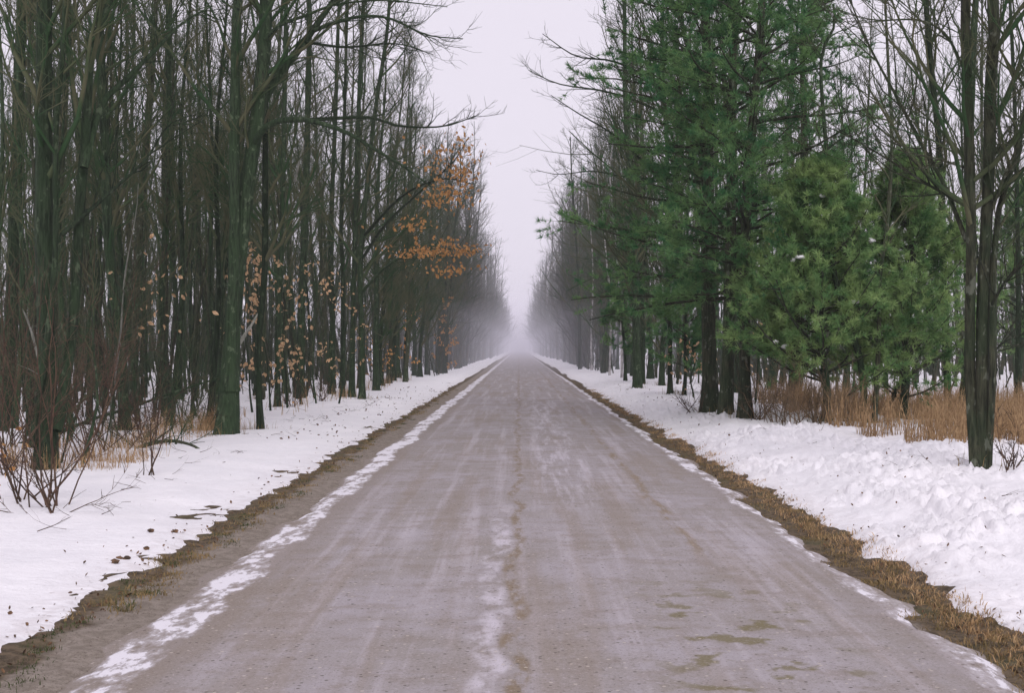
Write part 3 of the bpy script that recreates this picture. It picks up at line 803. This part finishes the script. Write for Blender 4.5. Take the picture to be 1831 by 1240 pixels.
scatter('edge', 16, -1, 54, 112, 5.3, 2.4, 'bare tree in the misty front row of the left wood, branches reaching over the road', 'front row of the left wood', 'bare_tree', x_edge=6.6)
scatter('edge', 15, 1, 56, 118, 5.1, 2.6, 'bare tree in the misty front row of the right wood, branches reaching over the road', 'front row of the right wood', 'bare_tree', x_edge=6.6)
scatter('tree', 62, -1, 30, 105, 6.6, 1.5, 'tall bare tree standing deep in the left wood', 'trees deep in the left wood', 'bare_tree')
scatter('pole', 145, -1, 24, 85, 6.4, 0.9, 'thin pole-like bare tree standing deep in the left wood', 'thin trees in the left wood', 'young_tree')
scatter('sapling', 155, -1, 20, 62, 5.9, 0.45, 'knee-high to man-high leafless sapling on the snow in the left wood', 'leafless saplings in the left wood', 'sapling')
scatter('tree', 40, 1, 45, 110, 6.8, 1.9, 'tall bare tree standing deep in the right wood', 'trees deep in the right wood', 'bare_tree')
scatter('pole', 60, 1, 38, 95, 6.4, 1.0, 'thin pole-like bare tree standing deep in the right wood', 'thin trees in the right wood', 'young_tree')
scatter('sapling', 30, 1, 36, 75, 5.6, 0.8, 'leafless sapling on the snow in the right wood', 'leafless saplings in the right wood', 'sapling')

ORD = ('first second third fourth fifth sixth seventh eighth ninth tenth eleventh twelfth thirteenth fourteenth fifteenth sixteenth seventeenth '
       'eighteenth nineteenth twentieth twenty-first twenty-second twenty-third twenty-fourth twenty-fifth twenty-sixth twenty-seventh '
       'twenty-eighth twenty-ninth thirtieth thirty-first thirty-second thirty-third thirty-fourth thirty-fifth thirty-sixth thirty-seventh '
       'thirty-eighth thirty-ninth fortieth forty-first forty-second forty-third forty-fourth forty-fifth forty-sixth forty-seventh '
       'forty-eighth forty-ninth fiftieth fifty-first fifty-second fifty-third fifty-fourth fifty-fifth fifty-sixth').split()
MARKS_L = [(82, 'left of the thick left trunk'), (224, 'between thick left trunk and tall straight trunk'), (405, 'between tall straight trunk and forked tree'),
           (540, 'between forked tree and stout straight trunk'), (640, 'between stout straight trunk and leaning beech'), (790, 'between leaning beech and misty stem cluster'), (9999, 'right of misty stem cluster')]
MARKS_R = [(1140, 'left of the free-standing trunk'), (1262, 'between free-standing trunk and tall pines'), (1345, 'behind the tall pine trunks'), (1547, 'behind the bushy young pine'),
           (1720, 'behind the crooked grass-side stems'), (9999, 'behind and right of the multi-stemmed trunk')]
def relabel(group, what, marks):
    bins = {}
    for o in sc.objects:
        if o.get('group') == group:
            px = VX + o.location.x / o.location.y * FPX
            bins.setdefault(next(t for m_, t in marks if px < m_), []).append((px, o))
    for t, lst in bins.items():
        for i, (px, o) in enumerate(sorted(lst, key=lambda a: a[0])):
            o['label'] = what + ', ' + ORD[min(i, len(ORD) - 1)] + ' from left ' + t
relabel('trees deep in the left wood', 'tall bare tree', MARKS_L); relabel('thin trees in the left wood', 'thin bare pole tree', MARKS_L)
relabel('leafless saplings in the left wood', 'low leafless sapling', MARKS_L)
relabel('trees deep in the right wood', 'tall bare tree', MARKS_R); relabel('thin trees in the right wood', 'thin bare pole tree', MARKS_R)
relabel('leafless saplings in the right wood', 'low leafless sapling', MARKS_R)
for grp, sidew in (('front row of the left wood', 'left'), ('front row of the right wood', 'right')):
    for i, o in enumerate(sorted([o for o in sc.objects if o.get('group') == grp], key=lambda o: o.location.y)):
        o['label'] = ORD[i] + ' nearest bare tree in the misty front row along the ' + sidew + ' wood edge'

# the wood beyond, one mass fading into the mist
def far_wood():
    rgf = np.random.default_rng(77)
    def lod(n1, n2, t0, bl, r, h, k2, np1=5, np2=2):
        P = trunk_poly(h, rgf.normal(0, 0.7, 2), 0.15, 7, rgf); P[0, 2] = -0.2
        Rd = trunk_radii(P, r, 0.15, 0.2)
        cg, _, _ = deciduous(P[None], Rd[None], rgf, n1=n1, n2=n2, n3=0, t0=t0, bl=bl, sides=(3, 3, 3), up=0.14, np1=np1, np2=np2, k2=k2)
        g = Geo(); g.tubes(P[None], Rd[None], 5)
        return np.concatenate(g.v + cg.v), np.concatenate([g.q[0]] + [a + g.n for a in cg.q])
    near = [lod(40, 9, 0.06, 3.2, rgf.uniform(0.11, 0.16), rgf.uniform(15, 19), 1.0) for _ in range(5)]
    far = [lod(28, 6, 0.06, 4.0, rgf.uniform(0.12, 0.18), rgf.uniform(15, 19), 1.9, 4) for _ in range(5)]
    pole = [lod(18, 4, 0.03, 1.7, rgf.uniform(0.06, 0.12), rgf.uniform(6, 11.5), 1.8, 4) for _ in range(6)]
    brush = [lod(12, 4, 0.02, 1.2, rgf.uniform(0.025, 0.05), rgf.uniform(3, 7), 1.0, 4) for _ in range(6)]
    G = Geo()
    def put(L, x, y):
        V, q = L[int(rgf.integers(len(L)))]
        a = rgf.uniform(0, 6.28); s = rgf.uniform(0.88, 1.12)
        M = np.array([[math.cos(a), -math.sin(a), 0], [math.sin(a), math.cos(a), 0], [0, 0, 1]]) * s
        G.add(V @ M.T + np.array([x, y, gz(x, y)]), q)
    for side in (-1, 1):
        for k in range(170):
            y = 110 * (640 / 110) ** ((k + rgf.uniform()) / 170)
            put(near if y < 240 else far, side * ((4.75 if y < 200 else 4.35) + rgf.exponential(2.2)), y)
        for k in range(120):            # brushy rim of the wood
            y = 84 * (420 / 84) ** rgf.uniform()
            put(brush, side * (4.9 + rgf.exponential(0.7)), y)
        for k in range(200):            # low undergrowth stems closer in
            y = 52 + 65 * rgf.uniform()
            put(brush, side * rgf.uniform(7.2, 0.385 * y), y)
        for k in range(380):            # the interior of the wood, seen between the nearer trunks
            y = rgf.uniform(80, 190)
            x = rgf.uniform(7.5, 0.47 * y)
            put(pole, side * x, y)
        for k in range(30):             # the wood goes on sideways
            y = rgf.uniform(24, 80)
            put(near, side * rgf.uniform(0.43 * y + 1.5, 0.62 * y + 3), y)
    o = link('far_wood', G.mesh('far_wood'), TWIG_FAR)
    tag(o, 'distant bare wood on both sides of the road fading into pale mist', 'wood', kind='stuff')
far_wood()

# ------------------------------------------------------------------ leafy beech saplings on the left
def beech_sapling(label, px, py, h, n, size, seed, mat, spreadx=0.5, zr=(0.4, 1.0), group=None, single=False, bias=(0, 0, 0)):
    rg = np.random.default_rng(seed)
    Y = base_at(px, py); x0 = (px - VX) / FPX * Y; z0 = gz(x0, Y)
    root = thing('beech_sapling', label, 'sapling', (x0, Y, z0), group)
    P = trunk_poly(h, rg.normal(0, 0.2, 2), 0.06, 14, rg); P[0, 2] = -0.1
    Rd = trunk_radii(P, 0.028, 0.2, 0.2)
    g = Geo(); g.tubes(P[None], Rd[None], 7); link('stem', g.mesh('stem'), PALE_WOOD if single else BARK, root)
    O, D, t, rr, ix = spawn(P[None], Rd[None], 24, zr[0], zr[1], 0.8, 1.4, rg, bias=bias)
    L = rg.uniform(0.5, 1.2, len(t)) * spreadx * 2
    P1, R1 = grow(O, D, L, np.full(len(t), 0.006), 6, 0.12, 0.02, 0.3, rg)
    tw = Geo(); tw.tubes(P1, R1, 3)
    tag(link('twigs', tw.mesh('twigs'), TWIG, root), kind='stuff')
    pos, _, _, _, _ = spawn(P1, R1, max(1, int(math.ceil(n / len(P1)))), 0.3, 1.0, 0.1, 0.2, rg)
    pos = pos[rg.permutation(len(pos))[:n]]
    if single:      # leaves large enough to pick out one by one
        mg = Geo(); leaves_into(mg, np.zeros((1, 3)), 1.0, np.random.default_rng(3), 1.0)
        mesh = mg.mesh('leaf', False); mesh.materials.append(mat)
        for p in pos:
            o = link('leaf', mesh, None, root, p)
            s = size * rg.uniform(0.75, 1.35); o.scale = (s, s, s)
            o.rotation_euler = (rg.normal(0, 0.4), rg.normal(0, 0.4), rg.uniform(0, 6.28))
    else:
        vg = Geo(); leaves_into(vg, pos, size, rg)
        tag(link('leaves', vg.mesh('leaves', False), mat, root), kind='stuff')
    return root
beech_sapling('thin pale sapling with a spray of big tan leaves, left of the forked tree', 200, 788, 4.6, 44, 0.115, 201, LEAF_TAN, 0.95, (0.36, 0.62), single=True, bias=(2.2, -0.3, 0))
G_B = 'tan-leaved saplings behind the wood edge'
for i, (px, py, h, n) in enumerate([(452, 738, 3.4, 120), (484, 735, 4.0, 150), (514, 730, 3.8, 130), (566, 722, 3.6, 90), (605, 722, 3.4, 50)]):
    lab = ['leftmost column of tan leaves behind the slender trees, just right of the forked tree', 'dense column of tan leaves second from the forked tree', 'dense column of tan leaves third from the forked tree',
           'tan-leaved sapling showing between the stout trunk and the trunk cluster', 'sparse tan-leaved sapling behind the tight cluster of trunks'][i]
    beech_sapling(lab, px, py, h, n, 0.125, 210 + i, LEAF_TAN, 0.42, (0.12, 1.0), G_B)
beech_sapling('rust-leaved sapling at the foot of the dark stems by the mist on the left', 792, 669, 6.0, 150, 0.2, 221, LEAF_RUST, 0.5, (0.05, 0.8))
beech_sapling('low rust-leaved sapling along the left wood edge, before the mist', 672, 690, 2.0, 70, 0.13, 222, LEAF_RUST, 0.5, (0.1, 1.0))
beech_sapling('thin rust-leaved sapling midway along the left wood edge', 730, 680, 6.0, 110, 0.15, 223, LEAF_RUST, 0.5, (0.1, 1.0))
beech_sapling('low tan-leaved beech at the foot of the big pines', 1240, 712, 1.6, 60, 0.12, 224, LEAF_TAN, 0.4, (0.1, 1.0))
beech_sapling('tan leaves low behind the big pine trunks', 1350, 722, 4.5, 60, 0.12, 225, LEAF_TAN, 0.4, (0.1, 1.0))

# ------------------------------------------------------------------ shrubs
def shrub(label, px, py, h, stems, seed, mat, lean=0.45, n2=5, n3=4, leaves=0, r=0.011, group=None, name='bare_shrub'):
    rg = np.random.default_rng(seed)
    Y = base_at(px, py); x0 = (px - VX) / FPX * Y; z0 = gz(x0, Y)
    root = thing(name, label, 'shrub', (x0, Y, z0), group)
    O = np.concatenate([rg.normal(0, 0.10, (stems, 2)), np.full((stems, 1), -0.05)], 1)
    D = unit(np.concatenate([rg.normal(0, lean, (stems, 2)), np.ones((stems, 1))], 1))
    L = h * rg.uniform(0.5, 1.1, stems)
    P0, R0 = grow(O, D, L, r * rg.uniform(.6, 1.3, stems), 9, 0.09, 0.03, 0.3, rg)
    for j in range(stems):
        g = Geo(); g.tubes(P0[j:j + 1], R0[j:j + 1], 5); link('stem', g.mesh('stem'), mat, root)
    g = Geo()
    O, D, t, rr, ix = spawn(P0, R0, n2, 0.25, 0.98, 0.35, 0.9, rg)
    l1 = L[ix] * .4 * rg.uniform(.4, 1.1, len(t)); P1, R1 = grow(O, D, l1, rr * .6, 5, 0.12, 0.05, 0.4, rg); g.tubes(P1, R1, 4)
    O, D, t, rr, ix = spawn(P1, R1, n3, 0.2, 1.0, 0.35, 0.9, rg)
    P2, R2 = grow(O, D, l1[ix] * .5, np.full(len(t), 0.0032), 4, 0.14, 0.05, 0.5, rg); g.tubes(P2, R2, 3)
    tag(link('twigs', g.mesh('twigs'), mat, root), kind='stuff')
    if leaves:
        vg = Geo(); pos, _, _, _, _ = spawn(P1, R1, 1, 0.2, 0.9, 0.1, 0.2, rg)
        leaves_into(vg, pos[rg.permutation(len(pos))[:leaves]], 0.07, rg)
        tag(link('leaves', vg.mesh('leaves', False), LEAF_RUST, root), kind='stuff')
    return root
shrub('leafless reddish shrub rising from open snow before the thick left trunk', 90, 905, 2.5, 12, 301, RED_TWIG, 0.35)
shrub('low shrub with a few withered leaves in the snow at the left edge', 45, 895, 0.8, 9, 302, RED_TWIG, 0.6, leaves=14)
shrub('thin shrub leaning right out of the snow, right of the tall reddish shrub', 112, 920, 1.1, 5, 303, RED_TWIG, 0.75)
shrub('upright pair of dark stems in the snow near the arched fallen branch', 272, 850, 1.5, 4, 304, RED_TWIG, 0.22)
shrub('tangled brown shrub right of the thick left trunk', 150, 820, 2.2, 12, 305, RED_TWIG, 0.5)
shrub('tangled brown shrub behind the left edge trunk', 20, 800, 2.4, 12, 306, RED_TWIG, 0.5)
shrub('low brambles behind the arched fallen branch', 250, 790, 1.3, 12, 307, RED_TWIG, 0.6)
shrub('brambles between the tall straight trunk and the forked tree', 340, 765, 1.5, 12, 308, TWIG, 0.5)
shrub('low thorny scrub just left of the forked tree', 375, 770, 1.1, 10, 309, TWIG, 0.5)
shrub('waist-high brown brush between thick left trunk and tall straight trunk', 185, 808, 1.8, 12, 312, RED_TWIG, 0.5)
shrub('brush in front of the left edge trunk, reaching across its foot', 5, 850, 2.6, 10, 313, RED_TWIG, 0.4)
shrub('thin greyish scrub behind the thick left trunk', 120, 790, 2.6, 12, 314, TWIG, 0.4)
shrub('low scrub around the foot of the tall straight trunk', 235, 800, 1.0, 10, 315, TWIG, 0.6)
shrub('short twiggy scrub right behind the arched fallen branch', 310, 795, 0.9, 10, 316, TWIG, 0.6)
shrub('dead-stem scrub right of the slender dark tree', 520, 728, 0.9, 10, 310, RED_TWIG, 0.5, leaves=8)
shrub('scrub at the foot of the trunk cluster on the left', 575, 718, 1.0, 10, 311, RED_TWIG, 0.5)
for i, (px, py) in enumerate([(1352, 752), (1385, 756), (1418, 758), (1450, 760), (1482, 762), (1515, 764)]):
    lab = ['first', 'second', 'third', 'fourth', 'fifth', 'sixth'][i]
    shrub(lab + ' bush from the big pine trunks in the brown thicket under the young pine', px, py, 1.15, 13, 320 + i, THICKET, 0.45, 5, 4, group='brown thicket under the young pine')
shrub('thin bent stems in the snow right of the nearest right-hand trunk', 1792, 850, 1.2, 2, 330, RED_TWIG, 0.25)
shrub('small spiky weed stalks in the snow at the right edge', 1812, 842, 0.35, 6, 331, RED_TWIG, 0.6)
shrub('twiggy brush left of the big pine trunks', 1240, 738, 0.8, 9, 332, RED_TWIG, 0.7)

# ------------------------------------------------------------------ fallen wood
def stick(name, label, cat, poly, wpx, Y, mat, dy=0.0, twigs=5, seed=1):
    rg = np.random.default_rng(seed)
    pts = np.array([px2w(px, py, Y + dy * i / (len(poly) - 1)) for i, (px, py) in enumerate(poly)])
    c = pts[0].copy(); P = resample(pts - c, 18)
    Rd = 0.5 * wpx / FPX * Y * np.linspace(1, 0.45, 18) * (1 + rg.normal(0, .05, 18)); Rd[-1] *= 0.3
    g = Geo(); g.tubes(P[None], Rd[None], 8)
    if twigs:
        O, D, t, rr, ix = spawn(P[None], Rd[None], twigs, 0.2, 0.95, 0.5, 1.0, rg)
        P1, R1 = grow(O, D, rg.uniform(.3, .8, len(t)), rr * .4, 5, .12, 0.02, .3, rg); g.tubes(P1, R1, 4)
    return tag(link(name, g.mesh(name), mat, None, c), label, cat)
stick('fallen_branch', 'arched fallen branch with both ends in the snow on the left', 'branch', [(226, 822), (240, 806), (270, 794), (305, 789), (335, 794), (355, 803), (368, 817)], 9, 23.5, BARK_BROWN, twigs=3, seed=1)
stick('fallen_branch', 'long fallen pole leaning up to the right behind the arched branch', 'branch', [(100, 778), (160, 752), (225, 732), (300, 706), (380, 680), (440, 662)], 7, 26.5, BARK, 3.0, seed=2)
stick('fallen_branch', 'dark fallen branch low at the left edge', 'branch', [(-10, 806), (30, 796), (70, 783), (110, 770)], 8, 24.5, BARK, seed=3)
stick('dead_pole', 'pale dead pole leaning against the thick left trunk', 'branch', [(92, 735), (80, 690), (66, 630), (52, 580), (40, 552)], 7, 20.4, PALE_WOOD, twigs=2, seed=4)
stick('dead_pole', 'bleached broken branch slanting beside the forked tree', 'branch', [(426, 619), (440, 596), (452, 578), (462, 560)], 8, 29.0, PALE_WOOD, twigs=0, seed=5)
stick('dead_pole', 'pale broken stem slanting high between the trees right of the forked tree', 'branch', [(527, 325), (535, 290), (545, 250)], 5, 33, PALE_WOOD, twigs=0, seed=6)
stick('dead_pole', 'pale leaning pole in the tan grass before the crooked stems', 'branch', [(1518, 735), (1524, 700), (1530, 655)], 5, 30.5, PALE_WOOD, twigs=0, seed=7)

# ------------------------------------------------------------------ grass and litter
def blades(name, label, pts, h, w, mat, seed, lean=0.35, cat='grass'):
    rg = np.random.default_rng(seed)
    K = len(pts)
    B = np.array([[x, y, 0] for x, y in pts]); B[:, 2] = snow_h(B[:, 0], B[:, 1])
    inner = np.abs(B[:, 0]) < 3.4
    B[inner, 2] = np.maximum(B[inner, 2], verge_h(B[inner, 0], B[inner, 1]))
    B[:, 2] -= 0.01
    H = h * (rg.uniform(0.2, 1.0, K) ** 1.2 * 1.25)[:, None] * (0.75 + 0.9 * np.abs(fbm(B[:, 0] * 1.1, B[:, 1] * 1.1, 81, 2)) * 2)[:, None]
    a = rg.uniform(0, 6.28, K); ld = np.stack([np.cos(a), np.sin(a), np.zeros(K)], -1) * (np.abs(rg.normal(0, lean, K))[:, None])
    b2 = rg.uniform(0, 6.28, K); sd = np.stack([np.cos(b2), np.sin(b2), np.zeros(K)], -1) * w * rg.uniform(.6, 1.4, K)[:, None]
    up = np.array([0, 0, 1.0])
    m = B + (up * 0.6 + ld * 0.35) * H; t = B + (up * (1 - 0.15 * np.linalg.norm(ld, axis=1, keepdims=True)) + ld) * H
    V = np.stack([B - sd, B + sd, m + sd * .8, m - sd * .8, t], 1).reshape(-1, 3)
    i = np.arange(K)[:, None] * 5
    g = Geo(); g.add(V, i + np.array([0, 1, 2, 3]), i + np.array([3, 2, 4]))
    return tag(link(name, g.mesh(name, False), mat), label, cat, kind='stuff')

rg = np.random.default_rng(21)
def clumped(n, fx, fy, clumps, sig):
    c = np.stack([fx(clumps), fy(clumps)], -1)
    return c[rg.integers(0, clumps, n)] + rg.normal(0, sig, (n, 2))
# tan grass belt on the right
pt = []
while len(pt) < 11000:
    y = rg.uniform(21.5, 42, 6000); px = rg.uniform(1345, 1860, 6000)
    x = (px - VX) / FPX * y
    lim = 5.9 + 0.035 * (y - 24) + 0.9 * fbm(x * .9, y * .9, 71, 3) + 0.9 * sstep(26, 21, y)
    ok = (x > lim) & (fbm(x * 1.6, y * 1.6, 72, 2) > 0.03)
    pt += list(zip(x[ok], y[ok]))
blades('tan_grass', 'belt of tall tan dead grass behind the right snow bank', pt[:11000], 0.72, 0.006, GRASS_TAN, 1, 0.5)
p2 = clumped(2600, lambda k: rg.uniform(-8.2, -5.6, k), lambda k: rg.uniform(19, 31, k), 46, 0.17)
blades('dry_grass', 'sparse dry grass poking from the snow at the left wood edge', p2, 0.38, 0.004, GRASS_TAN, 2, 0.5)
p3 = clumped(500, lambda k: rg.uniform(-6.35, -5.95, k), lambda k: rg.uniform(28.4, 29.6, k), 9, 0.1)
blades('grass_tuft', 'tan grass tuft around the foot of the forked tree', p3, 0.5, 0.005, GRASS_TAN, 3, 0.35)
feet = [(o.location.x, o.location.y) for o in sc.objects if o.get('category') == 'tree' and o.location.y < 62 and o.name.split('.')[0] in ('bare_tree', 'beech_tree', 'pine_tree')]
pf = np.concatenate([np.array(f)[None] + unit(rg.normal(0, 1, (46, 2))) * (0.16 + rg.exponential(0.14, (46, 1))) for f in feet])
blades('foot_grass', 'dead grass and stalks ringing the trunk feet', pf, 0.24, 0.004, GRASS_DULL, 5, 0.5)
p4 = clumped(500, lambda k: -5.6 - rg.exponential(0.5, k), lambda k: rg.uniform(33, 75, k), 60, 0.15)
blades('weed_stalks', 'scattered weed stalks along the left wood edge', p4, 0.5, 0.006, GRASS_TAN, 4, 0.25)
# dead grass fringes of the verges
def fringe(name, label, side, n, mat, seed, h, x0, x1, y0=6.5, y1=60, cl=300):
    y = spaced(y0, y1, (y1 / y0) ** (1 / (cl - 1)))
    cxs = side * rg.uniform(x0, x1, len(y))
    c = np.stack([cxs, y * rg.uniform(0.98, 1.02, len(y))], -1)
    pts = c[rg.integers(0, len(c), n)] + rg.normal(0, 1, (n, 2)) * np.array([0.05, 0.09])
    return blades(name, label, pts, h, 0.0035, mat, seed, 0.9)
fringe('verge_grass', 'short tan dead grass fringing the right edge of the road', 1, 9000, GRASS_TAN, 11, 0.06, 2.84, 3.12, cl=340)
fringe('verge_turf', 'flattened brown turf along the right edge of the road', 1, 14000, GRASS_DULL, 12, 0.05, 2.6, 3.08, cl=420)
fringe('verge_turf', 'flattened brown and olive turf along the left edge of the road', -1, 11000, GRASS_DULL, 13, 0.045, 2.62, 2.98, y0=9.5, cl=260)
fringe('verge_moss', 'green grass tufts along the left edge of the road', -1, 4000, GRASS_GREEN, 14, 0.04, 2.62, 2.95, y0=7, cl=40)

def litter(name, label, pts, size, seed, mat):
    rg = np.random.default_rng(seed)
    B = np.array([[x, y, 0] for x, y in pts]); B[:, 2] = snow_h(B[:, 0], B[:, 1])
    inner = np.abs(B[:, 0]) < 3.5
    B[inner, 2] = np.maximum(B[inner, 2], verge_h(B[inner, 0], B[inner, 1])); B[:, 2] += 0.008
    g = Geo(); leaves_into(g, B, size, rg, -0.02)
    return tag(link(name, g.mesh(name, False), mat), label, 'leaves', kind='stuff')
n = 1500
side = np.where(rg.uniform(size=n) < 0.5, -1, 1)
y = 7 * (70 / 7) ** rg.uniform(size=n)
x = side * (2.75 + rg.exponential(0.24, n))
litter('leaf_litter', 'dark leaf litter and bark chips strewn over the snow by both verges', np.stack([x, y], -1), 0.034, 31, LITTER)
n = 300
y = rg.uniform(26, 60, n); x = np.where(rg.uniform(size=n) < .6, -1, 1) * rg.uniform(3.4, 4.7, n)
litter('leaf_scatter', 'dead leaves scattered on the snow banks midway along the road', np.stack([x, y], -1), 0.06, 32, LITTER)
n = 110
y = rg.uniform(10, 26, n); x = rg.uniform(3.5, 6.6, n)
litter('bark_chips', 'bark chips and leaves lying in the lumpy snow on the right', np.stack([x, y], -1), 0.042, 33, LITTER)

# twigs fallen on the snow
def fallen_twigs():
    rgt = np.random.default_rng(91)
    g = Geo()
    K = 170
    y = rgt.uniform(12, 48, K); left = rgt.uniform(size=K) < 0.72
    x = np.where(left, -(4.2 + rgt.exponential(2.2, K)), 4.2 + rgt.exponential(2.0, K))
    keep = np.abs(x) < 0.40 * y
    x, y = x[keep], y[keep]; K = len(x)
    O = np.stack([x, y, snow_h(x, y) + 0.012], -1)
    a = rgt.uniform(0, 6.28, K)
    D = np.stack([np.cos(a), np.sin(a), rgt.uniform(0.0, 0.35, K)], -1)
    P, Rd = grow(O, D, rgt.uniform(0.1, 0.45, K), rgt.uniform(0.002, 0.005, K), 5, 0.14, 0.0, 0.4, rgt)
    g.tubes(P, Rd, 4)
    O, D, t, rr, ix = spawn(P, Rd, 2, 0.3, 0.9, 0.5, 0.9, rgt)
    P2, R2 = grow(O, D, rgt.uniform(0.06, 0.25, len(t)), rr * .6, 4, 0.14, 0.0, 0.5, rgt); g.tubes(P2, R2, 3)
    tag(link('fallen_twigs', g.mesh('fallen_twigs'), RED_TWIG), 'thin twigs fallen on the snow along both wood edges', 'twigs', kind='stuff')
fallen_twigs()

# clods of dirt on the left snow
def clod(px, py, s, label):
    Y = base_at(px, py); x0 = (px - VX) / FPX * Y
    th = np.linspace(0, np.pi, 6); ph = np.arange(8) / 8 * 2 * np.pi
    V = np.array([[math.sin(a) * math.cos(b), math.sin(a) * math.sin(b), math.cos(a)] for a in th for b in ph]) * (1 + rg.normal(0, .22, (48, 1))) * np.array([1.3, .9, .6]) * s
    i = np.arange(48).reshape(6, 8); A = i[:-1]; B = np.roll(A, -1, 1); D_ = i[1:]; C_ = np.roll(D_, -1, 1)
    g = Geo(); g.add(V, np.stack([A, D_, C_, B], -1).reshape(-1, 4))
    o = link('dirt_clod', g.mesh('dirt_clod', False), LITTER, None, (x0, Y, gz(x0, Y) + s * .35))
    o.rotation_euler = (0, 0, rg.uniform(0, 6))
    return tag(o, label, 'dirt', 'dirt clods on the left snow')
clod(270, 952, 0.032, 'dark dirt clod left of a pair lying highest on the open left snow')
clod(313, 953, 0.030, 'dark dirt clod right of a pair lying highest on the open left snow')
clod(262, 983, 0.026, 'single dirt clod between the upper pair and the lower trio on the left snow')
clod(206, 1008, 0.034, 'left clod of the lower trio on the left snow')
clod(214, 1000, 0.024, 'small top clod of the lower trio on the left snow')
clod(227, 1001, 0.030, 'right clod of the lower trio on the left snow')

# ------------------------------------------------------------------ the air
def box(name, x0, x1, y0, y1, z0, z1, dens, col):
    V = np.array([[x, y, z] for z in (z0, z1) for y in (y0, y1) for x in (x0, x1)])
    q = [[0, 2, 3, 1], [4, 5, 7, 6], [0, 1, 5, 4], [2, 6, 7, 3], [0, 4, 6, 2], [1, 3, 7, 5]]
    g = Geo(); g.add(V, q)
    m = bpy.data.materials.new(name); m.use_nodes = True
    nn = m.node_tree.nodes; nn.clear()
    out = nn.new('ShaderNodeOutputMaterial'); v = nn.new('ShaderNodeVolumePrincipled')
    v.inputs['Color'].default_value = (*col, 1); v.inputs['Density'].default_value = dens
    v.inputs['Anisotropy'].default_value = 0.0
    m.node_tree.links.new(v.outputs[0], out.inputs['Volume'])
    o = link(name, g.mesh(name, False), m)
    return tag(o, kind='stuff')
box('haze', -1300, 1300, -40, 1700, -3, 27, 0.0004, (0.90, 0.89, 0.96))
box('mist', -15, 15, 72, 900, -2.5, 23.0, 0.0015, (0.90, 0.89, 0.97))
box('ground_mist', -12, 12, 80, 890, -2.2, 4.6, 0.0046, (0.88, 0.87, 0.97))
